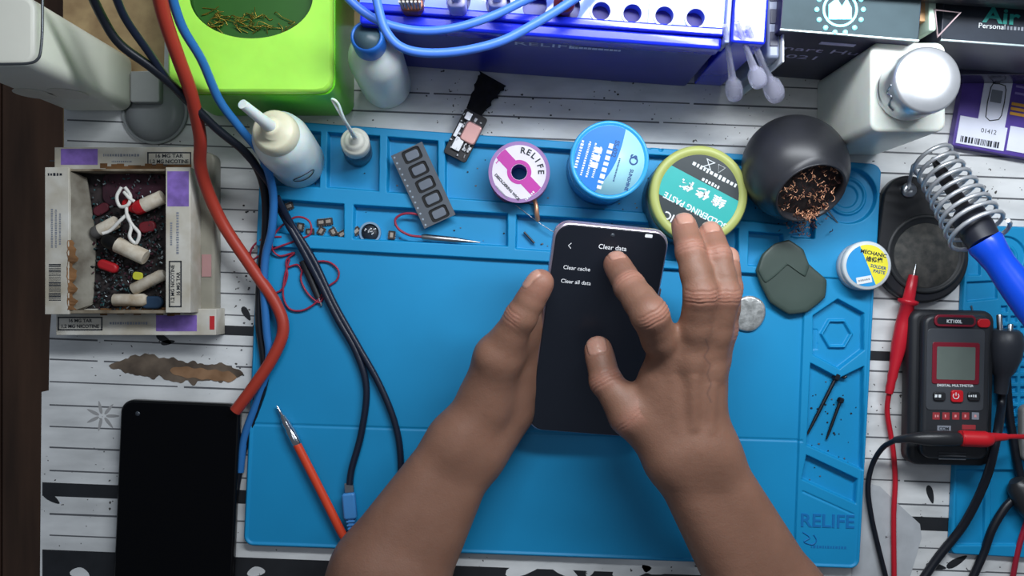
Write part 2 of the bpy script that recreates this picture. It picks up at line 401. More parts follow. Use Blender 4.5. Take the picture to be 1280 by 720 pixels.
# ---------- white canister top left
def L(*a): return mat(*a)
a, b = P(80,140), P(168,70); cx, cy = (a.x+b.x)/2, (a.y+b.y)/2
t = thing('power_adapter_box', 'tall white rounded plastic box with a grey wire band, upper left of the bench', 'box', (cx,cy,0))
m = MB(); m.rbox(b.x-a.x, b.y-a.y, .3, 135, r=8, e=5, cx=cx, cy=cy, seg=8, et=3); m.build('case', white_pl, t)
m = MB()
for px in (100,138):
    q = P(px,140); m.at(M=Matrix.Translation((q.x, a.y-.05, 62)) @ Matrix.Rotation(math.radians(90), 4, 'X')); m.prism([(12*math.cos(i*.3142), 16*math.sin(i*.3142)) for i in range(20)], 0, .35)
m.build('recess_oval', mat('recess_shade', (205,203,190), .5), t)  # flat ovals, recess shading painted as a darker beige
m = MB(); m.tube([P(53,-30,137.5), P(53,30,137.5), P(51,62,137.5), P(47,74,137.5), P(36,79,137.5), P(10,80,137.5), P(-20,80,137.5)], .8, sub=6)
m.build('wire_band', mat('grey_wire', (88,92,96), .35, .6), t)

# ---------- clear lid
q = P(195,140)
m = MB(); m.at((q.x, q.y, .2)); m.ring(S(38), S(41), 0, 3); m.lathe([(S(38), .4), (S(38), .9), (S(20), 1.2), (.02, 1.3)]); 
tag(m.build('clear_lid', mat('grey_clear', (150,154,156), .2, trans=.15, ior=1.2)), 'round clear plastic lid on the white sheet beside the tall white box', 'lid')
q = P(187,112)
m = MB(); m.rbox(S(36), S(38), .2, 9, r=2, e=1, cx=q.x, cy=q.y); 
tag(m.build('grey_block', mat('grey_block', (150,152,152), .5)), 'small grey plastic block between the tall white box and the green container', 'block')

# ---------- green container
a, b = P(258,145), P(443,145); w = b.x-a.x; cx = (a.x+b.x)/2; cy = a.y+w/2
H = 76
t = thing('green_container', 'bright green square plastic container with an oval opening in its lid', 'container', (cx,cy,0))
m = MB(); m.rbox(w, w, .3, H-6, r=9, e=1, cx=cx, cy=cy, seg=8, et=0)
m.build('body', green, t)
rr = 13; hw = w/2-.6; N = 96; o = []; hole = []; o2 = []
hx, hy, ea, eb = cx+1, P(313,48,H).y+27, S(77,H), 27
for i in range(N):
    an = 2*math.pi*(i+.5)/N; c, s_ = math.cos(an), math.sin(an)
    # superellipse-like rounded square
    k = hw/((abs(c)**14+abs(s_)**14)**(1/14)); o.append((cx+c*k, cy+s_*k, H-6)); k2 = k-2.4; o2.append((cx+c*k2, cy+s_*k2, H)); hole.append((hx+ea*c, hy+eb*s_, H))
mid = [(p[0]*.5+q_[0]*.5, p[1]*.5+q_[1]*.5, H-.7) for p, q_ in zip(o, o2)]
m = MB(); m.loft([o, [(p[0],p[1],H-2.5) for p in o], mid, o2], False, False); m.loft([o2, hole], False, False, False)
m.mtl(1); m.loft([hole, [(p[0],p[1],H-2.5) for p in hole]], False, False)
m.build('lid', [mat('green_lid', (176,244,90), .3, sss=.2), green_in], t)  # lime lid tone has the highlight on the top painted in
m = MB(); m.loft([[(hx+(ea+4)*math.cos(i*.13), hy+(eb+4)*math.sin(i*.13), z) for i in range(48)] for z in (H-6.0, H-30)][::1], False, True)
m.v = m.v; 
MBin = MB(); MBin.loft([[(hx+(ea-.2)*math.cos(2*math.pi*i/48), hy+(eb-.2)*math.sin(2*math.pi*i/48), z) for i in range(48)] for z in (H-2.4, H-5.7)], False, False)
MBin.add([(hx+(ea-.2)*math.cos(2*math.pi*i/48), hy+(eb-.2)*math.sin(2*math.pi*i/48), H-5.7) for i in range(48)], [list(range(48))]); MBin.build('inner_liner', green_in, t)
m = MB()
for k in range(46):
    x, y = hx+random.uniform(-.8,.8)*ea, hy-eb*.62+random.uniform(-.25,.3)*eb
    p = [Vector((x, y, H-5))]
    for j in range(3): p.append(Vector((min(max(p[-1].x+random.uniform(-7,7), hx-ea*.85), hx+ea*.85), min(max(p[-1].y+random.uniform(-4,4), hy-eb*.7), hy+eb*.7), H-5+random.uniform(0,3.5))))
    m.tube(p, .28, seg=4, sub=4)
tag(m.build('brass_wool', mat('gold_wire', (150,130,50), .35, .7)), 'golden brass wire wool inside the oval opening of the green container', 'wire wool', kind='stuff')

# ---------- bottles
def sq_bottle():
    A = P(374,204,4); B = P(346,168,66)
    t = thing('squeeze_bottle', 'cream translucent squeeze bottle with a long angled spout at the mat corner', 'bottle', tuple(A))
    m = MB(); Ln = (Vector(B)-Vector(A)).length
    m.lathe([(1,0),(17,0),(19.3,2),(19.6,Ln*.5),(19.4,Ln*.78),(17.8,Ln*.93),(15,Ln)], A=A, B=B, seg=40); m.build('body', frost, t)
    u = (B-A).normalized()
    m = MB(); m.lathe([(15.2,Ln-1),(15.2,Ln+1.5),(13.8,Ln+8),(12,Ln+9.5),(7.5,Ln+10),(6.5,Ln+16),(4.5,Ln+17)], A=A, B=B, seg=36); m.build('cap', cream, t)
    T = A+u*(Ln+15)
    m = MB(); m.tube([T, T.lerp(P(303,130,112),.35)+Vector((0,0,2)), P(303,130,112)], [4.3,3.6,3.0], seg=16); m.build('spout', frost, t)
    m = MB(); q = A+u*Ln*.35; n = Vector((.45,-.7,.55)); n = (n-u*n.dot(u)).normalized(); s_ = u.cross(n)
    m.tube([q+n*(math.sqrt(max(19.75**2-(8*math.cos(i*.5236))**2,1)))+s_*8*math.cos(i*.5236)+u*4.5*math.sin(i*.5236) for i in range(12)], .3, seg=5, closed=True, sub=2); m.build('oval_mark', dark_print, t)
sq_bottle()
A = P(484,108,.3); B = P(461,52,88); u = (B-A).normalized()
t = thing('blue_capped_bottle', 'clear bottle with a blue-rimmed dark cap standing between green and blue boxes', 'bottle', tuple(A))
m = MB(); m.lathe([(2,.5),(14,.5),(17.5,3),(18.3,8),(18.5,58),(17,66),(12,74),(8.5,78),(8.5,82)], A=A, B=B, seg=40); m.build('body', frost, t)
m = MB(); m.lathe([(9.6,80),(10.4,82),(10.4,95),(9.8,97.5),(8.4,97.5),(8.2,96.2)], A=A, B=B, seg=40); m.build('cap', mat('blue_cap', (40,110,200), .35), t)
m = MB(); m.lathe([(8.3,95),(8.2,96.6),(.02,96.9)], A=A, B=B, seg=32); m.build('cap_disc', mat('cap_dark', (62,84,92), .4), t)
# small white dropper
A = P(448,192,2.2); B = P(444,178,30)
t = thing('dropper_bottle', 'tiny white-capped glue bottle with a looped clear tube, in a mat compartment', 'bottle', tuple(A))
m = MB(); m.lathe([(1,0),(9.5,0),(10.3,1.5),(10.3,18),(9,21)], A=A, B=B, seg=30); m.build('body', mat('smoke_clear', (70,90,110), .25, trans=.3), t)
m = MB(); m.lathe([(9.6,20),(10,21),(10,30),(9,32),(7.4,32.3),(7.2,34),(5,35.5),(3.6,36),(3.2,40),(2,41)], A=A, B=B, seg=30)
m.build('cap', white_pl, t)
T = P(442,172,44)
m = MB(); m.tube([T, P(431,152,62), P(417,128,70), P(416,124,72), P(423,130,71), P(431,150,64), T+Vector((2,0,0))], .9, seg=8); m.build('tube', frost, t)

# ---------- large white bottle with chrome cap
c0 = P(1060,147); w = S(80)
t = thing('white_square_bottle', 'large square white bottle with a chrome cap by the right rear corner', 'bottle', (c0.x,c0.y,0))
m = MB(); m.rbox(w, S(95), .3, 99, r=6, e=3, cx=c0.x, cy=c0.y, seg=6, et=2); m.build('body', mat('milky_white', (236,240,230), .3, sss=.2), t)
m = MB(); m.at((c0.x-2, c0.y-2.5, 0)); m.lathe([(17,98.5),(17,101),(19,101.5),(19.3,104),(18.6,105.5),(19.6,107),(19.8,127),(19.4,128.8),(18.2,129.8),(10,130.5),(.02,130.8)], seg=48)
cp = m.build('cap', mat('brushed_cap', (222,224,228), .33, .75, noise=.06, scale=90), t)
m = MB(); q0 = Vector((c0.x-2, c0.y-2.5, 0)); m.tube([q0+Vector((19.9*math.cos(x), 19.9*math.sin(x), z)) for x, z in ((3.25,125),(3.4,118),(3.6,121),(3.75,113),(4.0,112))], .55, seg=6, sub=4); m.build('torn_seam', steel, cp)

# ---------- blue tool station
x0, x1 = P(450,10,106).x, P(901,20,106).x; yA, yB = P(600,90).y, P(893,111).y
sl = math.atan2(yB-yA, P(893,90).x-P(600,90).x)
t = thing('blue_tool_rack', 'large glossy blue tool storage rack with a row of round holes', 'tool rack', ((x0+x1)/2,yA+60,0))
M0 = Matrix.Translation((x0, yA-(P(600,90).x-x0)*math.tan(sl), 0)) @ Matrix.Rotation(sl, 4, 'Z')
W = (x1-x0)/math.cos(sl)
navy = mat('rack_navy', (22,32,150), .35); blu = mat('rack_blue', (26,48,235), .25, coat=.4)
m = MB(); m.at(M=M0); m.rbox(W, 130, .3, 98, r=3, e=1.5, cx=W/2, cy=65); m.build('body', navy, t)
m = MB(); m.at(M=M0); m.rbox(W+2, 8, 88, 104, r=2, e=2, cx=W/2, cy=3.5); m.mtl(0); m.rbox(W+2, 5, 98, 107, r=1, e=1, cx=W/2, cy=9.5); m.build('front_lip', blu, t)
# perforated deck
m = MB(); m.at(M=M0)
def uv(px, py, z):
    q = M0.inverted() @ P(px, py, z); return q
deck = mat('rack_deck', (110,140,250), .28, coat=.5)  # pale blue puts the bright light on the deck into its colour
hs = [uv(752,11,108), uv(791,15.5,108), uv(831,19,108), uv(870,23.5,108)]
hy = sum(h.y for h in hs)/4; px_ = (hs[3].x-hs[0].x)/3
xs = [h.x for h in hs]; y_lo, y_hi = 10, hy+ (hy-10)
for h in xs: m.cell_hole(h, hy, px_, y_hi-y_lo, 5.6, 106, 10)
xr = xs[3]+px_/2; 
def quad(xa, xb, ya, yb, z=106): m.add([(xa,ya,z),(xb,ya,z),(xb,yb,z),(xa,yb,z)], [[0,1,2,3]])
quad(xr, W+1, y_lo, y_hi); xl = xs[0]-px_/2
slots = [uv(p_,10,108).x for p_ in (515,572,622,668,710)]
edges = [-1]+[ (slots[i]+slots[i+1])/2 for i in range(4)]+[xl]
for i, sx_ in enumerate(slots):
    wA = 2*min(sx_-edges[i], edges[i+1]-sx_); c_ = sx_
    quad(edges[i], c_-wA/2, y_lo, y_hi); quad(c_+wA/2, edges[i+1], y_lo, y_hi)
    m.cell_hole(c_, hy+1, wA, y_hi-y_lo, 7.5, 106, 10, ry=10)
quad(-1, W+1, y_hi, 130)
m.build('hole_deck', deck, t)
m = MB(); m.at(M=M0)
for h in xs: m.ring(5.7, 6.9, 105.9, 106.8, cx=h, cy=hy, seg=32)
m.build('hole_ring', mat('ring_white', (215,220,245), .3), t)
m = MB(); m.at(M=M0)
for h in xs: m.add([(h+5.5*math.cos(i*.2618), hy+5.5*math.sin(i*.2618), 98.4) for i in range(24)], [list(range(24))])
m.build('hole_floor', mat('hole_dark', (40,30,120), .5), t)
m = MB(); m.at(M=M0); m.rbox(21, 128, .3, 112, r=2, e=1.5, cx=W+15.2, cy=66); m.build('side_wall', blu, t)
m = MB(); m.at(M=M0); m.rbox(3, 128, 90, 110, r=1, e=.8, cx=W+2.6, cy=66); m.build('end_trim', mat('trim_pale', (150,160,205), .3), t)
Mt = M0 @ Matrix.Translation((uv(683,55,90).x, -.25, 84)) @ Matrix.Rotation(math.radians(90), 4, 'X')
text('RELIFE', 10, None, 0, mat('rack_text', (205,208,235), .5), t, M=Mt, sx=1.5)
greek(30, 4.5, None, 0, mat('rack_text', (0,0,0)), t, gap=.1, M=M0 @ Matrix.Translation((uv(745,58,90).x, -.25, 84)) @ Matrix.Rotation(math.radians(90), 4, 'X'))
# items standing in the rack
def in_rack(px, py): return P(px, py, 112)
q = P(515,6,112)
t = thing('flux_brush', 'flat copper-collared brush with pale bristles standing in the blue rack', 'brush', (q.x,q.y,92))
m = MB(); m.rbox(14, 9, 98.5, 114, r=4, e=1, cx=q.x, cy=q.y); m.build('ferrule', mat('rusty', (150,90,70), .4, .7, noise=.4, scale=200), t)
m = MB()
for i in range(6):
    for j in range(3): m.tube([(q.x-5+i*2, q.y-2.5+j*2.5, 113), (q.x-6+i*2.4, q.y-2.5+j*2.5, 126)], .8, seg=6)
m.build('bristles', mat('bristle', (190,185,175), .5), t)
q = P(705,6,112)
m = MB(); m.lathe([(5,98.6),(5,112),(6.5,113),(6.5,120),(3,122),(3,128)], A=(q.x,q.y,0), B=(q.x,q.y,1)); tag(m.build('red_screwdriver', mat('maroon', (120,40,50), .4)), 'dark red handle end standing in a slot of the blue rack', 'screwdriver')
for px, lab in ((572,'first'),(622,'second')):
    q = P(px,4,112); m = MB(); m.rbox(11, 12, 98.6, 124, r=3, e=1.5, cx=q.x, cy=q.y, seg=5); m.rbox(6, 7, 124, 130, r=2, e=1, cx=q.x, cy=q.y)
    tag(m.build('translucent_case', mat('pale_violet', (190,190,235), .3, trans=.3)), lab+' pale translucent bit case from the copper-collared brush in the blue rack', 'case')
# droppers hanging off the right end
def dropper(A, B, s, lab):
    t = thing('plastic_dropper', lab, 'dropper', tuple(A), 'clear droppers hanging on the blue rack'); Ln = (B-A).length
    m = MB(); m.lathe([(1.5*s,0),(1.9*s,Ln*.5),(2.6*s,Ln*.72)], A=A, B=B, seg=20); m.build('stem', clear, t)
    m = MB(); m.lathe([(2.6*s,Ln*.72),(5.2*s,Ln*.8),(5.8*s,Ln*.9),(5*s,Ln*.98),(1,Ln)], A=A, B=B, seg=20); m.build('bulb', clear, t)
dropper(P(906,32,118), P(919,122,66), 1.0, 'clear plastic dropper with round bulb, nearest the row of rack holes')
dropper(P(921,28,120), P(950,106,84), 1.0, 'clear plastic dropper in the middle of three at the blue rack end')
dropper(P(934,34,118), P(971,122,60), 1.15, 'longest clear plastic dropper, beside the grey blister pack')
q = P(966,30,96)
t = thing('blister_pack', 'upright grey and white blister pack wedged right of the blue rack', 'package', (q.x,q.y,0))
m = MB(); m.box(q.x, q.y+8, .3, 8, 60, 98, e=2); m.build('tray', mat('blister', (120,128,150), .3), t)
m = MB(); m.box(q.x+5, q.y+8, .3, 1.2, 66, 101); m.build('backing_card', white_print, t)
m = MB(); 
for k in range(3): m.box(q.x, q.y-10+k*14, 98, 5, 9, 98.7)
m.build('dark_window', mat('darkwin', (25,30,60), .4), t)

# ---------- product boxes top right
def pbox(pxl, pxr, pyl, pyr, z, depth, matl, name, label, mtop):
    A, B = P(pxl,pyl,z), P(pxr,pyr,z); w = (B-A).length; an = math.atan2(B.y-A.y, B.x-A.x)
    M = Matrix.Translation((A.x, A.y, 0)) @ Matrix.Rotation(an, 4, 'Z')
    t = thing(name, label, 'box', (A.x+w/2, A.y+depth/2, 0))
    m = MB(); m.at(M=M); m.rbox(w, depth, .3, z, r=1, e=.5, cx=w/2, cy=depth/2); m.build('carton', matl, t)
    m = MB(); m.at(M=M); m.rbox(w-1, depth-1, z, z+.3, r=1, e=.1, cx=w/2, cy=depth/2); m.build('top_panel', mtop, t)
    m = MB(); m.at(M=M); m.rbox(w+.4, 1.2, z-1.0, z+.8, r=.4, e=.3, cx=w/2, cy=0); m.build('front_edge', mat('pale_edge', (190,205,205), .25, .3), t)  # pale strip along the top front edge
    return t, M, w
dp = mat('dark_violet_card', (46,44,74), .4); gt = mat('grey_teal_card', (66,82,88), .55, noise=.2, scale=30, spec=.2)
t, M, w = pbox(975,1148,37,51,110,80,dp,'product_carton','dark violet carton with grey-green top and round cyan emblem given added glow, behind the white bottle', gt)
q = P(1050,12,110.5); cy_ = mat('emblem_cyan', (150,240,245), .4, emit=(120,225,245), es=1.0)  # printed emblem, emission added to brighten it
m = MB(); m.at(tuple(q)); m.ring(S(19,110), S(22,110), 0, .4)
for k in range(14):
    an = k*2*math.pi/14; m.at((q.x+S(29,110)*math.cos(an), q.y+S(29,110)*math.sin(an), q.z)); m.lathe([(S(3.1,110),0),(S(3.1,110),.4),(.02,.45)], seg=10)
m.build('emblem_ring', cy_, t)
m = MB(); m.at(tuple(q)); m.prism([(-7,-6),(7,-6),(7,1),(4,7),(1,2),(-2,7),(-7,3)], 0, .4); m.build('emblem_figure', cy_, t)
Mf = M @ Matrix.Rotation(math.radians(90), 4, 'X'); tx = mat('violet_text', (190,186,225), .5)
text('Smart Hu', 12, None, 0, tx, t, M=M @ Matrix.Translation((w*.38, -.3, 74)) @ Matrix.Rotation(math.radians(90), 4, 'X'), sx=1.3)
text('2021', 12, None, 0, tx, t, M=M @ Matrix.Translation((w*.33, -.3, 56)) @ Matrix.Rotation(math.radians(90), 4, 'X'), sx=1.3)
m = MB(); m.at(M=M); m.box(w*.5, -.2, 88, 22, .5, 93); m.build('grey_bar', tx, t)
t, M, w = pbox(1176,1400,50,66,96,90,mat('dark_slate_card',(52,54,70),.35),'slate_carton','dark slate carton with teal lettering on top, at the upper right corner', mat('slate_top', (44,50,60), .5, noise=.15, spec=.2))
text('Air', S(27,96), tuple(P(1252,21,96.7)), -5, mat('teal_text', (50,170,160), .4), t, bold=.3, sx=1.3)
text('Personal', S(9,96), tuple(P(1240,33,96.7)), -4, white_print, t, sx=1.1); greek(20, 2.6, tuple(P(1274,36,96.7)), -4, grey_print, t)
q = P(1146,30,90)
m = MB(); m.box(q.x, q.y+22, .3, S(14,95), 46, 99); tag(m.build('wooden_stick', mat('pale_wood', (205,160,115), .6, noise=.15)), 'pale wooden stick standing between the two dark cartons', 'stick')
q = P(1160,34,98)
m = MB(); m.rbox(S(9,95), 44, .3, 104, r=1.5, e=.8, cx=q.x, cy=q.y+18); tag(m.build('pale_green_strip', mat('pale_green', (190,215,195), .4)), 'pale green-white upright strip beside the wooden stick', 'strip')
m = MB(); m.tube([P(1168,12,104), P(1200,16,104), P(1172,46,104)], .9, seg=6, smooth_path=False, closed=True)
tag(m.build('wire_triangle', mat('pink_wire', (205,180,185), .4)), 'bent pale wire triangle lying over the gap between the dark cartons', 'wire')
A = P(1110,6,122)
m = MB(); m.at((A.x+75, A.y+40, 0), -4); m.rbox(190, 74, 105, 122, r=4, e=2)
tag(m.build('dark_case', mat('dark_case', (38,40,46), .3)), 'flat dark grey case lying across the tops of the two dark cartons', 'case')

# ---------- purple sim package
A = P(1247,138,6); an = -10
M = Matrix.Translation((A.x, A.y, 0)) @ Matrix.Rotation(math.radians(an), 4, 'Z')
t = thing('sim_card_package', 'purple packaged sim card sheet leaning at the right edge below the cartons', 'package', tuple(A))
m = MB(); m.at(M=M); m.rbox(74, 62, .3, 8, r=1, e=.4, cx=8, cy=0); m.build('purple_box', mat('violet_card', (84,62,150), .4, noise=.2, scale=50), t)
m = MB(); m.at(M=M); m.prism([(-27,-29),(8,-29),(8,-12),(6,-12),(6,22),(-14,22),(-14,-9),(-27,-9)], 8.0, 8.6); wc = m.build('sim_sheet', mat('lilac_white', (226,229,245), .45), t)
m = MB(); m.at(M=M); m.tube([(-9,-7,8.8),(-9,15,8.8),(-6,18,8.8),(-1,18,8.8),(2,15,8.8),(2,-4,8.8),(-2,-8,8.8)], .35, seg=5, sub=2, closed=True); m.build('cut_outline', dark_print, wc)
m = MB(); m.at(M=M); m.box(-4,9,8.6,8,9,9.0); m.build('sim_contact', grey_print, wc)
text('01412', 4.6, None, 0, dark_print, wc, M=M @ Matrix.Translation((-5,-17,8.7)))
m = MB(); m.at(M=M); x = -24
while x < 5: w_ = random.choice([.5,.9,1.3]); m.box(x, -25.5, 8.6, w_, 4.4, 8.8, e=.02); x += w_+random.choice([.5,.8])
m.build('barcode', dark_print, wc)
m = MB(); m.at(M=M)
for k in range(3): m.box(20,-1+k*3.5,8,24,2.2,8.5)
m.build('yellow_band', mat('amber', (220,160,60), .5), t)
m = MB(); m.at(M=M)
for k in range(3): m.box(24,14+k*5,8,30,1.6,8.4)
m.build('lilac_line', mat('lilac', (150,135,200), .5), t)
m = MB(); m.at(M=M @ Matrix.Translation((22,-19,8)) @ Matrix.Rotation(0,4,'Z')); m.box(0,0,0,24,18,.5); m.build('white_panel', mat('lilac_white', (200,204,226)), t)
m = MB(); m.rbox(S(120), S(24), .3, 34, r=2, e=1, cx=P(1262,78,40).x, cy=P(1262,78,40).y)
tag(m.build('smoky_plastic_box', mat('smoky', (62,60,84), .2, trans=.3)), 'smoky violet plastic box between the slate carton and the sim package', 'box')
# ---------- tins
def disc(m, r, z0, z1, seg=64): m.lathe([(r, z0), (r, z1), (.02, z1)], seg=seg)
# blue tin
zt = 46; Bc = P(757,207,2); T = P(762,200,zt)
Bc = Vector((T.x-1, T.y-1, FL)); r = S(48.5, zt)
t = thing('blue_paste_tin', 'round blue tin with cyan and blue lid label, middle of the three large discs', 'tin', tuple(Bc))
m = MB(); m.at((Bc.x, Bc.y, 0)); m.lathe([(r-2,FL),(r-.6,FL+1),(r-.6,30),(r-.2,31)], seg=64); m.build('base', mat('tin_cyan', (70,160,215), .3, .2), t)
m = MB(); m.at((T.x, T.y, 0)); m.lathe([(r,28),(r+.7,29),(r+.7,zt-1.5),(r,zt),(r-1.6,zt),(r-2.2,zt-1),(.02,zt-1)], seg=64); lid = m.build('lid', mat('lid_cyan', (60,165,225), .25), t)
m = MB(); m.at((T.x, T.y, 0)); disc(m, r-2.6, zt-1, zt-.7); m.build('label_disc', mat('label_pale', (165,222,235), .35), lid)
R_ = r-2.7
arc = []
for i in range(40):
    a_ = math.radians(62+ (245-62)*i/39); arc.append((T.x+R_*math.cos(a_), T.y+R_*math.sin(a_)))
c2 = Vector((T.x-R_*1.05, T.y+R_*.42))
e0, e1 = Vector(arc[-1]), Vector(arc[0])
for i in range(1, 20):
    p = e0.lerp(e1, i/20); n_ = Vector((e1.y-e0.y, -(e1.x-e0.x))).normalized(); arc.append(tuple(p+n_*math.sin(math.pi*i/20)*R_*.16))
m = MB(); m.prism(arc, zt-.7, zt-.55); m.build('blue_label_area', mat('label_blue', (20,120,205), .35), lid)
def tl(s, px, py, size, rz, mt, par, z, sx=1, bold=0, name='lettering'): return text(s, S(size, z), tuple(P(px, py, z)), rz, mt, par, sx=sx, bold=bold, name=name)
navyp = mat('navy_print', (20,70,130), .5)
tl('SUNSHINE', 786,225, 6, -106, navyp, lid, zt-.5, bold=.08); tl('SS-022', 769,186, 8, -106, navyp, lid, zt-.5, bold=.1); tl('S', 792,196, 11, -106, navyp, lid, zt-.5, bold=.3)
m = MB(); m.at(tuple(P(792,201,zt-.6))); m.ring(2.0, 3.0, 0, .2, seg=20); m.build('logo', navyp, lid)
for k, (px, py, ln, hh) in enumerate(((724,193,20,2.2),(732,198,24,1.6),(739,200,24,1.6),(746,203,22,1.6),(757,206,30,4.2),(771,212,16,1.2))): greek(ln, hh, tuple(P(px,py,zt-.5)), -106, white_print if k < 5 else navyp, lid)
m = MB(); q = P(748,188,zt-.5); m.at(tuple(q), -16)
for k in range(3): m.box(0, -k*5.2, 0, 5, 4, .15)
m.build('picture_patch', white_print, lid)
# soldering paste tin
zt = 34; T = P(874,243,zt); r = S(61.5, zt)
t = thing('soldering_paste_tin', 'largest round tin with yellow-green rim and teal soldering paste label', 'tin', (T.x,T.y,FL))
m = MB(); m.at((T.x-2, T.y-2, 0)); m.lathe([(r-3,FL),(r-1,FL+1),(r-1,20),(r-2,22)], seg=64); m.build('base', mat('tin_grey', (90,105,110), .35, .5), t)
m = MB(); m.at((T.x, T.y, 0)); m.lathe([(r-1,18),(r,19),(r,zt-2),(r-1.2,zt),(r-5.5,zt),(r-6.2,zt-1),(.02,zt-1)], seg=72); lid = m.build('lid', mat('yellow_green_rim', (172,180,104), .4), t)
R_ = r-6.4; an = math.radians(-28)
for a_, b_, mm, nm in ((R_*.32, R_, mat('label_black', (40,50,54), .4), 'dark_label_top'), (-R_*.46, R_*.32, mat('label_teal', (40,170,165), .4), 'teal_label'), (-R_, -R_*.46, mat('label_black', (0,0,0)), 'dark_label_bottom')):
    m = MB(); m.prism(band(R_, a_, b_, an, 0, T.x, T.y), zt-1, zt-.7); m.build(nm, mm, lid)
z = zt-.6
tl('SOLDERING PASTE', 869,263, 11, 152, white_print, lid, z, bold=.12, sx=.95)
tl('维 修 佬', 879,241, 14, 152, white_print, lid, z, bold=.3, sx=1.25)
greek(13, 2.6, tuple(P(888,229,z)), -28, white_print, lid)
greek(34, 3.2, tuple(P(893,218,z)), -28, white_print, lid)
m = MB(); q = P(887,205,z); 
for px, py, poly in ((900,212,[(-3,3),(3,3),(0,-3)]),):
    q = P(px,py,z); m.at(tuple(q), -28); m.tube([(p[0]*.9,p[1]*.9,.1) for p in poly], .35, seg=5, closed=True, smooth_path=False)
q = P(886,206,z); m.at(tuple(q), -28); m.tube([(-3,3,.1),(3,-3,.1)], .4, seg=5); m.tube([(3,3,.1),(-3,-3,.1)], .4, seg=5); m.tube([(-3.4,3,.1),(3.4,3,.1)], .35, seg=5); m.tube([(-2.6,-3,.1),(2.6,-3,.1)], .35, seg=5)
m.build('warning_icon', white_print, lid)
tl('MECHANIC', 862,284, 14, 152, white_print, lid, z, bold=.15)
# spool
zt = 24; T = P(649,215,zt); r = S(38.5, zt)
t = thing('desoldering_wick_spool', 'pink and white spool of copper desoldering braid, smallest of the discs in the tray row', 'spool', (T.x,T.y,FL))
pf = mat('spool_clear_violet', (190,150,205), .25, trans=.35, ior=1.2)
def annul(m, r0, r1, z0, z1): m.lathe([(r0,z0),(r1,z0),(r1,z1),(r0,z1)], seg=48)
def ann(r0, r1, z0, z1): m = MB(); m.at((T.x,T.y,0)); m.ring(r0, r1, z0, z1, seg=48); return m
ann(6, r, FL, FL+1.5).build('flange', pf, t); top_ = ann(6, r, zt-1.8, zt-.5).build('flange', pf, t); ann(5.6, 7.2, FL+1.5, zt-1.8).build('hub', mat('hub_violet', (130,100,180), .4), t)
m = MB(); m.at((T.x,T.y,0))
for k in range(11): m.ring(7.3, r-5, FL+1.8+k*1.75, FL+3.2+k*1.75, seg=48)
m.build('copper_braid', copper, t)
m = MB(); m.at((T.x,T.y,0)); m.ring(5.6, r-2.6, zt-.5, zt-.35, seg=48); m.build('white_label', mat('spool_white', (226,220,232), .4), top_)
mag = mat('magenta_label', (190,50,160), .4); R_ = r-2.7; an = math.radians(-47)
bp = [p for p in band(R_, -R_*.26, R_*.2, an, 0, T.x, T.y)]
# split the band on both sides of the hub
u_ = Vector((math.cos(an), math.sin(an)))
m = MB()
for s_ in (1, -1):
    hw_ = 6.8; pts = [(s_*hw_, -R_*.26), (s_*math.sqrt(R_**2-(R_*.26)**2), -R_*.26), (s_*R_, 0), (s_*math.sqrt(R_**2-(R_*.2)**2), R_*.2), (s_*hw_, R_*.2)]
    m.prism([(T.x+x*u_.x-y*u_.y, T.y+x*u_.y+y*u_.x) for x, y in pts], zt-.35, zt-.2)
m.at((T.x,T.y,0)); m.ring(5.8, 8.6, zt-.35, zt-.18, seg=40)
m.build('magenta_band', mag, top_)
z = zt-.15
Rt = S(27,24)
for k, ch in enumerate('RELIFE'):
    a_ = math.radians(80-k*16); text(ch, 6.0, (T.x+Rt*math.cos(a_), T.y+Rt*math.sin(a_), z), math.degrees(a_)-90, dark_print, top_, bold=.18)
tl('DESOLDERING WICK', 634,234, 4.6, -47, dark_print, top_, z, bold=.1); greek(8, 1.6, tuple(P(662,245,z)), 45, white_print, top_); greek(8, 1.2, tuple(P(625,199,z)), 45, mag, top_); greek(12, 1.0, tuple(P(627,240,z)), -47, grey_print, top_)
m = MB(); m.tube([P(667,248,10), P(670,256,12), P(671,266,12), P(672,275,8)], [1.6,1.6,1.8,1.8], seg=8); m.build('braid_end', mat('braid_bright', (225,165,130), .35, .6), t)
m = MB(); m.tube([P(640,253,8), P(660,268,9), P(676,280,8), P(692,290,8)], .3, seg=5); tag(m.build('fine_wire', steel), 'hair-thin wire running from the pink spool to the held phone', 'wire')
# mechanic tin
zt = 20; T = P(1084,332,zt); r = S(30, zt)
t = thing('small_flux_tin', 'small round flux tin with half blue, half yellow lid on the mat edge', 'tin', (T.x,T.y,5))
m = MB(); m.at((T.x-1, T.y-.5, 0)); m.lathe([(r-2,5.2),(r,6.5),(r,15),(r-.8,15.5)], seg=48); m.build('jar', mat('jar_white', (190,196,204), .35), t)
m = MB(); m.at((T.x, T.y, 0)); m.lathe([(r,13.5),(r+.4,14),(r+.4,zt-1),(r-.6,zt),(.02,zt)], seg=48); lid = m.build('lid', mat('lid_white', (205,212,216), .35), t)
R_ = r-2.2
m = MB(); m.prism(band(R_, .5, R_, math.radians(-68), 0, T.x, T.y), zt, zt+.15); m.build('yellow_label', mat('label_yellow', (235,225,60), .4), lid)
m = MB(); m.prism(band(R_, -R_, .5, math.radians(-68), 0, T.x, T.y), zt, zt+.15); m.build('blue_label', mat('label_sky', (40,150,215), .4), lid)
z = zt+.25
tl('MECHANIC', 1092,317, 6.5, -12, dark_print, lid, z, bold=.1); tl('维修佬', 1093,325, 7, -6, dark_print, lid, z, bold=.12); tl('SOLDER', 1098,334, 5.5, -12, navyp, lid, z, bold=.08); tl('PASTE', 1099,340, 5.5, -12, navyp, lid, z, bold=.08)
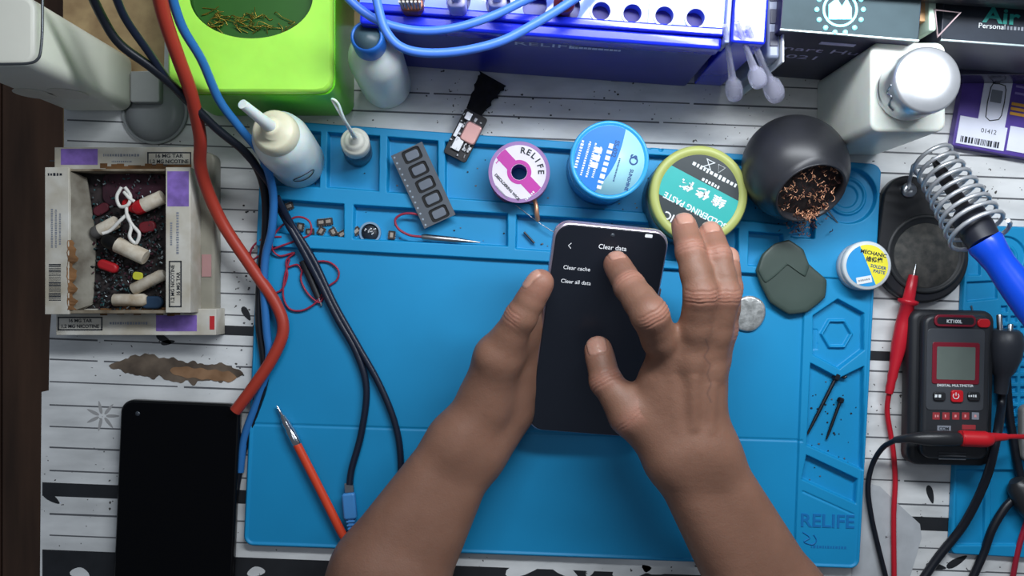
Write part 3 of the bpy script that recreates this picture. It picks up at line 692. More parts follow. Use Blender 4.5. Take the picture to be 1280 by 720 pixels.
m = MB(); q = P(1080,350,zt); m.box(q.x, q.y, zt+.1, 11, 5, zt+.4, rz=10); m.build('label_patch', white_print, lid)
q = P(1080,350,z); greek(8, 1.4, (q.x,q.y,zt+.45), 10, grey_print, lid)

# ---------- black rubber bulb with copper shreds
Cc = P(994,211,37); ax = Vector((.14,-.64,.66)).normalized()
t = thing('rubber_bulb_holder', 'black rubber ball-shaped holder with its mouth open towards the hands', 'holder', (Cc.x,Cc.y,FL))
R_ = 36.0
prof = []
for k in range(0, 20):
    a_ = math.pi-(math.pi-math.asin(24/R_))*k/19; prof.append((max(R_*math.sin(a_), .02), R_*math.cos(a_)*(1.08 if math.cos(a_) < 0 else 1)))
e = prof[-1]; prof += [(24.3, e[1]+1.0), (23.6, e[1]+1.4), (22.6, e[1]+.6), (22, e[1]-3), (23, e[1]-9)]
m = MB(); m.lathe(prof, A=Cc, B=Cc+ax, seg=56); m.build('shell', mat('bulb_rubber', (46,47,52), .38, noise=.3, scale=25, bump=.08), t)
m = MB(); m.lathe([(23.5, e[1]-6), (12, e[1]-5.0), (.02, e[1]-4)], A=Cc, B=Cc+ax, seg=40); m.build('inner_filling', dark_mottle, t)
mo = Cc+ax*(e[1]-3.8); s1 = ax.orthogonal().normalized(); s2 = ax.cross(s1)
m = MB()
for k in range(400):
    if k < 190:
        rr_ = 21*math.sqrt(random.random()); an = random.uniform(0, 6.283); b0 = mo+s1*rr_*math.cos(an)+s2*rr_*math.sin(an)+ax*random.uniform(0,2)
    else:
        b0 = P(1000+random.gauss(0,13), 262+random.gauss(0,11), 20); q = b0-mo; b0 = mo+(q-ax*q.dot(ax)); 
        f = 1.0 if (b0-mo).length < 21 else 21/(b0-mo).length; 
        b0 = mo+(b0-mo)*f+ax*random.uniform(0,5)
        if random.random() < .35: b0 = P(996+random.gauss(0,11), 281+random.gauss(0,7), 0); b0.z = random.uniform(5,14)
    p = [b0]
    for j in range(3): p.append(p[-1]+Vector((random.uniform(-1.8,1.8), random.uniform(-1.8,1.8), random.uniform(-.8,1.2))))
    m.mtl(0 if random.random() < .5 else 1); m.tube(p, random.uniform(.12,.32), seg=4, sub=3)
tag(m.build('copper_shreds', [mat('copper_shred', (250,165,130), .25, .4, noise=.5, scale=400), mat('dark_shred', (60,30,24), .5, .4)]), 'curly copper wire shreds spilling from the mouth of the black rubber ball', 'shavings', kind='stuff')
m = MB(); m.tube([P(1034,262,12), P(1047,279,8)], .7, seg=6); tag(m.build('clipped_lead', steel), 'short silver clipped lead beside the black rubber ball', 'wire')

# ---------- soldering iron stand
def hull2(c0, r0, c1, r1, n=28):
    d = Vector((c1[0]-c0[0], c1[1]-c0[1])); th = math.atan2(d.y, d.x); be = math.acos((r0-r1)/d.length); pts = []
    for i in range(n+1):
        a_ = th+be+(2*math.pi-2*be)*i/n; pts.append((c0[0]+r0*math.cos(a_), c0[1]+r0*math.sin(a_)))
    for i in range(n+1):
        a_ = th-be+(2*be)*i/n; pts.append((c1[0]+r1*math.cos(a_), c1[1]+r1*math.sin(a_)))
    return pts
c0_, c1_ = P(1129,252), P(1147,322)
t = thing('soldering_iron_stand', 'black soldering iron stand with round sponge dish and steel coil holder', 'iron stand', (c1_.x,c1_.y,0))
m = MB(); hp = hull2((c0_.x,c0_.y), S(31), (c1_.x,c1_.y), S(57)); cc = ((c0_.x+c1_.x)/2, (c0_.y+c1_.y)/2)
def sc_(k): return [(cc[0]+(p[0]-cc[0])*k, cc[1]+(p[1]-cc[1])*k) for p in hp]
m.loft([[(x,y,z) for x,y in sc_(k)] for z, k in ((.3,.99),(1,1),(7,1),(8.6,.985),(9,.96))]); m.build('base', black_pl, t)
m = MB(); m.at((P(1150,318).x, P(1150,318).y, 0)); m.lathe([(S(49),9),(S(49),10.2),(S(45.5),11),(S(44),10.2),(S(43),9.6),(.02,9.3)], seg=56); m.build('sponge_dish', mat('dish_black', (44,46,48), .5), t)
m = MB(); m.at((P(1150,320).x, P(1150,320).y, 0)); m.lathe([(S(40),9.4),(S(39),10.4),(.02,10.8)], seg=48); m.build('burnt_sponge', mat('burnt_sponge', (58,60,60), .85, col2=(92,90,86), scale=160, bump=.5), t)
m = MB(); m.at(tuple(P(1135,238,8.6))); m.lathe([(5.6,0),(5.6,2),(4.6,3.2),(1.2,3.6),(.02,3.0)], seg=24); m.box(0,0,3.2,7,1,4.0); m.build('screw', steel, t)
SA, SB = P(1162,192,40), P(1240,318,84); dd = (SB-SA); Ls = dd.length; u = dd.normalized(); s1 = u.orthogonal().normalized(); s2 = u.cross(s1)
m = MB(); pts = []; turns = 9.5
for i in range(int(turns*20)+1):
    k = i/(turns*20); an = 2*math.pi*i/20; rr_ = 13.0+5.5*k; p = SA+u*Ls*k*.84+(s1*math.cos(an)+s2*math.sin(an))*rr_; pts.append(p)
m.tube(pts, 1.45, seg=8, smooth_path=False)
m.tube([pts[0], P(1140,213,30), P(1137,226,14), P(1135,238,11)], 1.35, seg=8); m.build('coil_holder', mat('spring_steel', (205,208,212), .35, .55), t)
m = MB(); c_ = SB
ir = thing('soldering_iron', 'soldering iron with bright blue handle resting in the steel coil', 'soldering iron', tuple(SB))
m = MB(); m.lathe([(1,4),(3.2,14),(4.2,16),(4.8,Ls*.57),(6.5,Ls*.58),(6.8,Ls*.8)], A=SA, B=SB, seg=24); m.build('barrel', mat('burnt_steel', (84,80,82), .4, .9, noise=.3), ir)
m = MB(); m.lathe([(7,Ls*.58),(10.6,Ls*.62),(11.2,Ls*.75),(10.4,Ls*.9)], A=SA, B=SB, seg=32); m.build('collar', mat('collar_dark', (32,34,44), .45), ir)
HB = P(1330,440,95)
m = MB(); A_ = SA+u*Ls*.87; L2 = (HB-A_).length; m.lathe([(10.8,0),(11.4,3),(10.2,10),(9.4,18),(10.2,30),(10.6,L2*.6),(9,L2)], A=A_, B=HB, seg=32); m.build('handle', mat('iron_blue', (18,76,215), .3), ir)
# ---------- olive blob and foil disc
def flatblob(cpx, cpy, pts, z0, z1, name, mt, label, cat, jitter=0, seg=72, lin_=0):
    n = len(pts); ring = []
    for i in range(seg):
        t_ = i*n/seg; k = int(t_) % n; f = t_-int(t_); p0, p1, p2, p3 = [Vector(pts[(k+j-1) % n]) for j in range(4)]
        p = .5*((2*p1)+(p2-p0)*f+(2*p0-5*p1+4*p2-p3)*f*f+(3*p1-p0-3*p2+p3)*f**3); p = Vector(p).lerp(p1.lerp(p2, f), lin_); w_ = P(p.x, p.y, z0); ring.append(w_)
    c_ = P(cpx, cpy, z0); m = MB(); L_ = []
    for k, zz in ((.97,0),(1,.25),(1,.6),(.95,.9),(.85,1)):
        L_.append([tuple(c_+(q-c_)*k+Vector((0,0,(z1-z0)*zz))) for q in ring])
    for k in (.6,.35,.12,.01):
        L_.append([(c_.x+(q.x-c_.x)*k, c_.y+(q.y-c_.y)*k, z1) for i, q in enumerate(ring)])
    m.loft(L_); return tag(m.build(name, mt), label, cat)
flatblob(988,348, [(966,306),(985,300),(1003,312),(1010,330),(1032,350),(1030,372),(1008,390),(985,393),(962,378),(950,356),(944,338),(952,318)], 8.3, 11.5, 'olive_putty', mat('olive_putty', (62,76,70), .45, noise=.2, scale=14, bump=.25), 'flat dark olive patch of putty lying below the black rubber ball', 'putty', 0, lin_=.7)
flatblob(934,392, [(926,372),(940,370),(953,378),(956,392),(950,406),(938,414),(922,411),(914,399),(915,383)], 4.5, 7.2, 'foil_disc', mat('crinkled_foil', (215,217,215), .3, .6, bump=.6, scale=260, col2=(160,162,160)), 'crumpled silver foil disc on the mat right of the raised hand', 'foil', 0)

fb = flatblob(978,326, [(967,305),(986,300),(1003,312),(1011,332),(1006,346),(992,336),(984,331),(970,344),(956,354),(947,338),(953,319)], 10.8, 12.4, 'fold', mat('olive_putty', (0,0,0)), None, None, 0, lin_=.7)
op = bpy.data.objects['olive_putty']; fb.parent = op; fb.location = fb.location-op.location
for k_ in ('label','category'):
    if k_ in fb: del fb[k_]
# ---------- multimeter
A = P(1185,484,16); A.z = 0; M = Matrix.Translation((A.x, A.y, 0)) @ Matrix.Rotation(math.radians(-1.2), 4, 'Z')
t = thing('digital_multimeter', 'black digital multimeter with red-framed grey screen on the small blue mat', 'multimeter', (A.x,A.y,5))
def mp(px, py, z=30):
    q = M.inverted() @ P(px, py, z); return q.x, q.y
Z0, Z1 = 5.6, 30
m = MB(); m.at(M=M); m.rbox(S(104,12), S(192,12), Z0, 22, r=8, e=4, seg=6); m.build('rubber_case', mat('meter_rubber', (34,36,40), .5, bump=.05), t)
m = MB(); m.at(M=M); x, y = mp(1196,484,Z1); m.rbox(S(84,30), S(180,30), 21, Z1, r=7, e=2.5, cx=x, cy=y, seg=6); m.build('front_case', mat('meter_front', (44,46,50), .4), t)
x, y = mp(1194,462,Z1); m = MB(); m.at(M=M); m.rbox(S(72,30), S(102,30), Z1-.2, Z1+.5, r=3, e=.3, cx=x, cy=y); m.build('face_plate', mat('meter_plate', (66,69,74), .4), t)
x, y = mp(1194,454,Z1); m = MB(); m.at(M=M); m.rbox(S(59,30), S(52,30), Z1+.4, Z1+1.1, r=1.5, e=.3, cx=x, cy=y); m.build('screen_frame', mat('meter_red', (120,26,42), .4), t)
m = MB(); m.at(M=M); m.rbox(S(48,30), S(41,30), Z1+1.05, Z1+1.3, r=.8, e=.1, cx=x, cy=y); m.build('screen', mat('lcd', (98,108,102), .3, noise=.05), t)
x, y = mp(1193,401,Z1); m = MB(); m.at(M=M); m.rbox(S(52,30), S(15,30), Z1-.2, Z1+1.6, r=3.5, e=.6, cx=x, cy=y); m.build('brand_bar', mat('meter_red'.strip(), (0,0,0)), t)
m = MB(); m.at(M=M); m.rbox(S(46,30), S(9,30), Z1+1.5, Z1+1.8, r=2, e=.1, cx=x, cy=y); m.build('brand_plate', black_pl, t)
g = white_print
def mt_(s, px, py, size, mm=g, z=Z1+.7, sx=1): 
    q = P(px, py, z); return text(s, S(size,30), (q.x,q.y,z), -1.2, mm, t, sx=sx, bold=.05)
mt_('KT100L', 1193,402,6, z=Z1+1.9); mt_('DIGITAL MULTIMETER', 1194,482,4.6)
x, y = mp(1229,404,Z1); m = MB(); m.at(M=M); m.rbox(S(16,30), S(11,30), Z1-1, Z1+1.6, r=2.8, e=.6, cx=x, cy=y); m.build('red_lamp_button', red_pl, t)
for px, nm, mm in ((1173,'button',black_pl),(1195,'power_button',red_pl),(1216,'button',black_pl)):
    x, y = mp(px,495,Z1); m = MB(); m.at(M=M); m.rbox(S(15,30), S(15 if nm != 'button' else 11,30), Z1, Z1+2.2, r=1.8, e=.6, cx=x, cy=y); m.build(nm, mm, t)
greek(5, 2.4, tuple(P(1173,495,Z1+2.3)), -1, g, t); greek(6, 1.8, tuple(P(1216,495,Z1+2.3)), -1, g, t)
q = P(1195,495,Z1+2.4); m = MB(); m.at(tuple(q)); m.tube([(2*math.cos(math.radians(a_)), 2*math.sin(math.radians(a_)), 0) for a_ in range(130,411,35)], .3, seg=5); m.tube([(0,.3,0),(0,2.5,0)], .3, seg=5); m.build('power_symbol', g, t)
for k, ch in enumerate('VOAHz'[:5]):
    x, y = mp(1170+12.3*k,520,Z1); m = MB(); m.at(M=M); m.box(x, y, Z1-.1, S(9,30), S(9,30), Z1+.2); m.build('range_mark', mat('mark_red', (150,50,55), .5) if k < 4 else grey_print, t)
    greek(1.6, 2.0, tuple(P(1170+12.3*k,520,Z1+.3)), 0, mat('mark_pink', (214,150,150), .5), t)
x, y = mp(1180,536,Z1); m = MB(); m.at(M=M); m.box(x, y, Z1-.1, S(17,30), S(8,30), Z1+.2); m.build('jack_label', grey_print, t); mt_('COM', 1180,536,5.5, dark_print, z=Z1+.3)
x, y = mp(1211,534,Z1); m = MB(); m.at(M=M); m.box(x, y, Z1-.1, S(17,30), S(6,30), Z1+.2); m.build('jack_label', mat('mark_red', (0,0,0)), t)
m = MB(); m.at(M=M)
for k in range(3): x, y = mp(1190,566+k*4,Z1); m.box(x, y, Z1-.2, S(34,30), .8, Z1+.6)
m.build('grip_rib', mat('meter_plate', (0,0,0)), t)
def plug(name, pts, r, mt, label, cat, extra=None):
    t_ = thing(name, label, cat, tuple(pts[0])); return t_
# black lead
t = thing('black_test_lead', 'black test lead plugged into the multimeter and curving down to the frame bottom', 'test lead', tuple(P(1150,548,36)))
m = MB(); m.tube([P(1198,549,36), P(1185,548,38), P(1160,548,37), P(1138,548,33), P(1118,550,24)], [4.6,5.4,5.2,3.4,2.2], seg=14); m.build('plug', black_pl, t)
m = MB(); m.tube([P(1120,550,25), P(1103,560,14), P(1090,582,6), P(1085,610,4), P(1089,645,4), P(1098,685,4), P(1112,740,4)], 1.9, seg=10); m.build('cable', black_cab, t)
t = thing('red_test_lead', 'red test plug lead leaving the multimeter jack towards the right edge', 'test lead', tuple(P(1210,548,36)))
m = MB(); m.tube([P(1203,548,36), P(1204,548,36), P(1232,549,37), P(1240,547,36), P(1258,546,33)], [5.4,5.6,5.6,3.4,2.4], seg=14); m.build('plug', red_pl, t)
m = MB(); m.tube([P(1255,546,34), P(1275,546,30), P(1300,550,20), P(1320,600,6)], 1.8, seg=10); m.build('cable', red_pl, t)
t = thing('red_test_probe', 'red test probe with its tip on the sponge dish and wire running down', 'test probe', tuple(P(1130,400,15)))
m = MB(); m.lathe([(.3,0),(.8,3),(.8,13)], A=P(1145,330,11.5), B=P(1141,350,13), seg=12); m.build('needle', steel, t)
m = MB(); A_, B_ = P(1142,344,13), P(1111,492,9); Lp = (B_-A_).length; m.lathe([(3.2,0),(3.6,3),(4.2,Lp*.2),(7.2,Lp*.21),(7.2,Lp*.235),(4.8,Lp*.25),(5.6,Lp*.42),(5.4,Lp*.6),(3.4,Lp*.8),(3.6,Lp*.85),(3,Lp*.9),(3.2,Lp*.95),(2.6,Lp)], A=A_, B=B_, seg=22); m.build('handle', mat('probe_red', (185,30,45), .35), t)
m = MB(); m.tube([P(1112,488,9), P(1109,515,5), P(1116,560,3.5), P(1119,600,3), P(1117,650,3), P(1118,745,3)], 1.9, seg=10); m.build('cable', mat('probe_red', (0,0,0)), t)
# mains plug
t = thing('mains_plug_cable', 'black two-pin mains plug beside the multimeter with its cable sweeping down left', 'power cable', tuple(P(1255,440,14)))
m = MB(); m.lathe([(8,0),(10.5,2),(12.4,10),(11.4,20),(8,30),(5.2,34),(4.4,46)], A=P(1258,412,20), B=P(1252,480,16), seg=24); m.build('plug_body', mat('plug_dark', (44,47,54), .45), t)
for px, py in ((1249,393),(1263,405)):
    m = MB(); q = P(px, py, 20); m.lathe([(1.6,0),(2.0,.8),(2.0,14)], A=q, B=P(1256,425,20)+ (q-P(1256,400,20))*.8, seg=12); m.build('pin', steel, t)
m = MB(); m.tube([P(1252,478,16), P(1252,505,12), P(1245,550,34), P(1232,600,20), P(1205,655,9), P(1170,700,4), P(1130,760,4)], 3.1, seg=12); m.build('cable', black_cab, t)
t = thing('black_mains_cable', 'thick black cable at the lower right edge passing behind the mains plug', 'power cable', tuple(P(1262,600,5)))
m = MB(); m.tube([P(1258,470,8), P(1262,520,7), P(1270,570,8), P(1276,610,8), P(1256,635,8), P(1240,662,7), P(1228,695,5), P(1205,745,4)], 3.0, seg=12); m.build('cable', black_cab, t)
m = MB(); m.lathe([(5,0),(9,4),(11,20),(8,32)], A=P(1270,600,12), B=P(1300,650,12), seg=20); m.build('cable_joint', black_pl, t)
m = MB(); m.tube([P(1300,600,10), P(1284,650,6), P(1272,690,5), P(1262,745,4)], 2.0, seg=10); tag(m.build('red_wire', mat('wine_red', (150,28,50), .4)), 'wine-red wire at the bottom right corner of the bench', 'wire')
m = MB(); q = P(1286,540,6); m.rbox(S(30), S(70), 5.6, 14, r=5, e=2, cx=q.x, cy=q.y); tag(m.build('grey_plastic_piece', mat('grey_piece', (140,142,140), .5)), 'pale grey plastic piece at the right edge below the mains plug', 'plastic piece')
# paper
def sheet(name, pts, mt, label, cat, z=.5, amp=1.5):
    m = MB(); n = len(pts); c_ = Vector((sum(p[0] for p in pts)/n, sum(p[1] for p in pts)/n))
    L_ = []
    for k in (1, .8, .55, .3, .02):
        L_.append([])
        for i, p in enumerate(pts):
            q = P(c_.x+(p[0]-c_.x)*k, c_.y+(p[1]-c_.y)*k, z); q.z = z+amp*(1-k)*(.6+.4*math.sin(i*2.3+k*7)); L_[-1].append(tuple(q))
    m.loft(L_, False, False); return tag(m.build(name, mt), label, cat)
sheet('paper_scrap', [(1072,600),(1100,608),(1125,632),(1150,655),(1152,672),(1132,740),(1060,760),(1066,700)], mat('paper', (176,180,184), .6, noise=.1), 'crumpled whitish paper scrap under the red and black leads', 'paper')
# small steel bits in the mat
def bit(A, B, lab, s=1):
    t = thing('driver_bit', lab, 'bit', tuple(A), 'driver bits in the right mat pocket'); Ln = (B-A).length
    m = MB(); m.lathe([(.6*s,0),(1.1*s,Ln*.25),(1.2*s,Ln*.9)], A=A, B=B, seg=12); m.build('shank', dsteel, t)
    m = MB(); m.lathe([(2.0*s,Ln*.88),(2.6*s,Ln*.9),(2.6*s,Ln*.97),(1.6*s,Ln)], A=A, B=B, seg=6, smooth=False); m.build('head', dsteel, t)
bit(P(1009,543,3.4), P(1048,466,4.6), 'longer dark steel driver bit with a bent head, in the mat pocket', 1.15)
bit(P(1033,549,3.2), P(1052,497,4.2), 'shorter dark steel driver bit, right of the longer one')
m = MB(); m.tube([P(1048,467,4.8), P(1055,472,4.8), P(1058,470,4.8)], .9, seg=8); tag(m.build('bent_pin', dsteel), 'tiny bent steel pin at the head of the longer driver bit', 'pin')
for a_, b_, lab in (((655,290),(668,304),'tiny black rod in the mat tray right of the fine wire'),((1219,318),(1224,308),'tiny black bit in the small blue mat, lower one of two'),((1236,430-100),(1229,318),'tiny grey bit in the small blue mat, right one')):
    m = MB(); m.tube([P(*a_,4.2), P(*b_,4.2)], .9, seg=6); tag(m.build('small_rod', dsteel), lab, 'rod')
m = MB(); m.tube([P(1214,382,6), P(1219,402,6)], .6, seg=6); tag(m.build('silver_rod', steel), 'short silver rod on the small blue mat above the multimeter', 'rod')
# ---------- cut cigarette cartons
def PB(m, x0, y0, x1, y1, z0, z1, e=.4):
    a = P(x0, y1, z1); b = P(x1, y0, z1); m.box((a.x+b.x)/2, (a.y+b.y)/2, z0, b.x-a.x, b.y-a.y, z1, e=e)
# clear tray
a = P(165,300,0)
t = thing('lower_carton', 'lower white printed carton with clear plastic tray, beneath the open carton of butts', 'carton', (a.x,a.y,0))
m = MB(); PB(m, 68,184,245,213,.4,20); m.build('rear_panel', card, t)
m = MB(); PB(m, 70,386,270,419,.4,20); m.build('front_panel', card, t)
m = MB(); PB(m, 72,214,240,386,.4,14); m.build('floor_panel', card, t)
m = MB(); q = P(256,300,0); m.rbox(S(42), S(212), .3, 15, r=6, e=2, cx=q.x, cy=q.y); m.build('clear_tray', mat('tray_clear', (168,164,150), .3, trans=.35, ior=1.2, noise=.2, scale=40), t)
m = MB(); PB(m, 241,236,247,386,14,16); PB(m, 252,318,264,346,15,15.6); m.build('tray_strip', mat('faded_pink', (170,130,128), .6), t)
def PT(s, px, py, size, rz, mm, z, par, sx=1, bold=0): return text(s, S(size, z), tuple(P(px, py, z)), rz, mm, par, sx=sx, bold=bold)
m = MB(); PB(m, 76,186,122,206,19.8,20.2,.1); m.build('violet_print', purple_print, t); m = MB(); PB(m, 195,394,246,414,19.8,20.2,.1); m.build('violet_print', purple_print, t)
def frame(x0, y0, x1, y1, z, par):
    m = MB(); w_ = 1.6
    for r_ in ((x0,y0,x1,y0+w_),(x0,y1-w_,x1,y1),(x0,y0,x0+w_,y1),(x1-w_,y0,x1,y1)): PB(m, *r_, z-.1, z+.15, .02)
    m.build('warning_frame', dark_print, par)
frame(184,190,239,207,20.1,t); PT('16 MG TAR', 211,195,6.5, 0, dark_print, 20.2, t, 1.1, .08); PT('1.2 MG NICOTINE', 211,202,6.5,0,dark_print,20.2,t,.95,.08)
frame(72,396,128,413,20.1,t); PT('16 MG TAR', 100,401,6, 0, dark_print, 20.2, t, 1, .06); PT('1.2 MG NICOTINE', 100,408,6,0,dark_print,20.2,t,1,.06)
greek(26,2,tuple(P(152,194,20.2)),0,grey_print,t); greek(14,1.4,tuple(P(152,202,20.2)),0,grey_print,t); greek(26,2,tuple(P(160,404,20.2)),0,grey_print,t)
m = MB(); PB(m, 262,395,268,412,19.9,20.2,.05); m.build('red_mark', red_print, t)
for y_ in (209, 388):
  m = MB()
  for k in range(16):
    x = 125+k*7; y = y_+random.uniform(-2,2); PB(m, x, y-3, x+9, y+3+random.uniform(0,3), 19.9, 20.3+.01*k, .1)
  m.build('stain_patch', mat('rust_stain', (120,84,50), .8, noise=.4), t)
# upper open carton
U0, U1 = 15, 36
t = thing('open_carton', 'open white cigarette carton filled with butts, screws and scraps, left side', 'carton', (a.x-10,a.y,U0))
m = MB(); PB(m, 56,209,86,393,U0,U1); m.build('left_panel', card, t)
m = MB(); PB(m, 207,209,238,391,U0,U1); m.build('right_panel', card, t)
m = MB(); PB(m, 86,211,207,214,U0,U1-2); m.build('rear_wall', dirty, t)
m = MB(); PB(m, 86,388,207,392,U0,U1-2); m.build('front_wall', dirty, t)
m = MB(); PB(m, 84,212,208,392,U0+.2,U0+2.5); m.build('inner_floor', dark_mottle, t)
# slanted dirty inner flap
m = MB(); A_ = [P(86,214,U1-1), P(108,222,24), P(120,300,20), P(116,380,19), P(98,390,24), P(86,390,U1-1)]
m.add([tuple(p) for p in A_]+[tuple(p-Vector((0,0,1.2))) for p in A_], [[5,4,3,2,1,0],[6,7,8,9,10,11]]+[[i,(i+1)%6,6+(i+1)%6,6+i] for i in range(6)])
m.build('inner_flap', mat('flap_dirty', (150,146,134), .8, col2=(92,84,72), scale=55, bump=.2), t)
m = MB(); n_ = 24; e0 = [P(84+random.uniform(-1,1.5), 300+k*3.8, U1+.3) for k in range(n_)]; e1 = [P(92+random.uniform(-2,7), 300+k*3.8, U1-2.5) for k in range(n_)]
m.add([tuple(p) for p in e0+e1], [[k, n_+k, n_+k+1, k+1] for k in range(n_-1)]); m.build('brown_smear', mat('rust_stain', (0,0,0)), t)
m = MB(); q = P(168,236,18.5); m.rbox(S(80,18), S(44,18), 17.2, 19.5, r=8, e=1, cx=q.x, cy=q.y); m.build('plum_patch', mat('plum_patch', (54,22,36), .7, noise=.5, scale=90, bump=.4), t)  # dark plum patch over the upper carton floor
m = MB(); PB(m, 209,214,236,258,U1-.2,U1+.15,.1); m.build('violet_print', purple_print, t)
m = MB(); y = 330
while y < 376: h = random.choice([.7,1.2,1.8]); PB(m, 61, y, 76, y+h, U1-.1, U1+.15, .01); y += h+random.choice([.9,1.4])
m.build('barcode', dark_print, t)
frame(211,326,227,384,U1+.1,t)
PT('16 MG TAR', 223,355,6,90,dark_print,U1+.15,t,1,.06); PT('1.2 MG NICOTINE', 216,355,6,90,dark_print,U1+.15,t,1,.06)
greek(28,2,tuple(P(222,292,U1+.15)),90,grey_print,t); greek(16,1.6,tuple(P(214,292,U1+.15)),90,grey_print,t)
greek(9,2.2,tuple(P(68,218,U1+.15)),0,dark_print,t); greek(26,1.5,tuple(P(65,286,U1+.15)),90,grey_print,t); greek(26,1.5,tuple(P(70,286,U1+.15)),90,grey_print,t); greek(22,1.5,tuple(P(75,286,U1+.15)),90,grey_print,t)
# filling of screws and ash
m = MB()
for k in range(900):
    px, py = random.uniform(116,204), random.uniform(216,388)
    if py < 270 and random.random() < .6: continue
    b0 = P(px, py, 17.8+random.uniform(0,4)); m.mtl(random.choice([0,0,1,1,2,3]))
    an = random.uniform(0,6.28); v = Vector((math.cos(an), math.sin(an), random.uniform(-.2,.4)))*random.uniform(.8,2.4)
    m.tube([b0, b0+v], random.uniform(.3,.95), seg=5)
tag(m.build('scrap_screws', [mat('scrap_steel', (135,145,148), .35, .8), mat('scrap_dark', (26,28,32), .6), mat('scrap_teal', (40,80,84), .5), mat('scrap_plum', (64,26,40), .6)]), 'loose bed of tiny screws, ash and scraps inside the open carton', 'scraps', kind='stuff')
def butt(A, B, r, lab, tip=None, n='cigarette_butt'):
    A, B = P(*A), P(*B); Ln = (B-A).length
    t = thing(n, lab, 'cigarette butt', tuple(A), 'cigarette butts in the open carton')
    m = MB(); m.lathe([(r*.9,0),(r,.6),(r,Ln*.7)], A=A, B=B, seg=18); m.build('paper_tube', mat('cig_white', (216,208,192), .8, scale=120, col2=(176,160,136)), t)
    m = MB(); m.lathe([(r*1.01,Ln*.68),(r*1.02,Ln*.9),(r*.7,Ln)], A=A, B=B, seg=18); m.build('end', tip or mat('cig_tan', (176,140,92), .7, noise=.3, scale=150), t)
butt((143,288,23),(119,290,22),0.1,'x') if False else None
butt((146,277,24),(116,293,22),4.6,'white cigarette butt lying left of the white cord', mat('ash_grey', (96,94,92), .9))
butt((182,322,26),(130,298,25),5.6,'brown-stained cigarette butt in the centre of the open carton', mat('cig_tan', (0,0,0)))
butt((166,362,22),(206,342,23),4.2,'long white butt slanting at the lower right of the open carton', mat('cig_white', (0,0,0)))
butt((142,375,22),(184,375,22),4.4,'lowest white butt lying level in the open carton', mat('cig_white', (0,0,0)))
butt((204,246,26),(168,262,25),5.0,'white butt with a bright red end at the upper right of the carton', red_pl)
def chunk(name, px, py, w, d, z, h, rz, mm, lab, cat):
    q = P(px, py, z); m = MB(); m.at(tuple(q), rz); m.rbox(w, d, 0, h, r=w*.3, e=min(h, w)*.3, seg=4); return tag(m.build(name, mm), lab, cat)
chunk('red_plastic_scrap', 167,258,13,8,19,7,-25, red_pl, 'bright red plastic piece behind the red-ended butt', 'scrap')
chunk('red_plastic_scrap', 138,333,15,7,18,6,-20, mat('deep_red', (176,28,36), .45), 'red plastic piece below the brown-stained butt', 'scrap')
chunk('red_scrap', 186,284,12,8,18,4,10, mat('dark_red', (110,24,34), .6), 'dark red scrap at the right of the open carton', 'scrap')
chunk('red_scrap', 128,262,12,7,18,3,30, mat('plum_red', (84,24,36), .7), 'plum-red scrap in the dark upper part of the open carton', 'scrap')
chunk('yellow_chip', 173,345,7.2,5.6,21,1.5,-8, mat('chip_yellow', (200,200,60), .5), 'small yellow-green chip among the screws in the carton', 'chip')
chunk('blue_scrap', 192,378,16,9,18,5,0, mat('navy_scrap', (32,60,88), .7), 'dark blue scrap under the lowest butt', 'scrap')
m = MB(); zc = 28
for pts in ([(152,234),(146,246),(150,258),(160,256),(163,245),(156,234)], [(158,256),(159,270),(166,282),(174,292),(170,304),(162,296),(164,282),(158,266)], [(159,268),(150,276),(138,288),(128,292)], [(155,240),(162,248),(168,252)]):
    m.tube([P(x,y,zc+(i%2)) for i, (x,y) in enumerate(pts)], 1.25, seg=8)
tag(m.build('string_knot', mat('cord_white', (226,224,218), .7)), 'knotted white string lying on top of the scraps in the carton', 'string')
# ---------- lying black phone
A = P(225,640,0); M = Matrix.Translation((A.x, A.y, 0)) @ Matrix.Rotation(math.radians(-2.4), 4, 'Z')
w, h = S(149,9), S(283,9)
t = thing('black_smartphone', 'switched-off black smartphone lying flat at the lower left', 'phone', (A.x,A.y,0))
m = MB(); m.at(M=M); m.rbox(w, h, .4, 9, r=9, e=2.4, seg=8); m.build('body', mat('phone_black', (8,9,11), .3), t)
m = MB(); m.at(M=M); m.rbox(w-3, h-3, 8.9, 9.35, r=8, e=.2, seg=8); m.build('screen', mat('screen_off', (3,3,5), .22, spec=.25), t)
m = MB(); q = M.inverted() @ P(172,517,9.3); m.at(M=M @ Matrix.Translation((q.x,q.y,9.3))); m.lathe([(1.7,0),(1.7,.15),(.02,.2)], seg=20); m.build('front_camera', mat('lens_glint', (60,66,74), .2), t)

# ---------- cables
def cable(name, pts, r, mm, lab, cat='cable', seg=10):
    m = MB(); m.tube([P(*p) for p in pts], r, seg=seg); return tag(m.build(name, mm), lab, cat)
cable('red_cable', [(192,-40,150),(205,20,128),(222,70,108),(238,115,88),(250,170,60),(252,215,40),(276,275,24),(315,335,17),(345,380,14),(354,412,13.5),(342,445,13.5),(318,482,13),(294,514,12)], 4.3, dkred, 'thick orange-red cable running from the top edge down to the lying phone')
cable('blue_cable', [(208,-30,140),(226,30,118),(252,75,98),(274,125,78),(300,160,62),(328,196,46),(341,240,30),(340,285,22),(332,320,16),(330,360,14),(333,410,12),(336,450,10),(322,500,6),(306,545,4),(300,590,3)], 2.9, mat('cable_steel_blue', (44,110,175), .38), 'blue cable descending from the top left along the left mat edge')
cable('black_cable', [(106,-25,150),(128,22,130),(150,55,118),(190,85,104),(225,115,88),(270,160,66),(312,196,46),(330,235,26),(332,290,14),(326,340,9),(324,400,8),(330,450,7),(330,480,6.5),(314,530,3),(302,570,2.6),(290,640,2.4)], 2.9, black_cab, 'black cable from the top left that follows the left mat edge down')
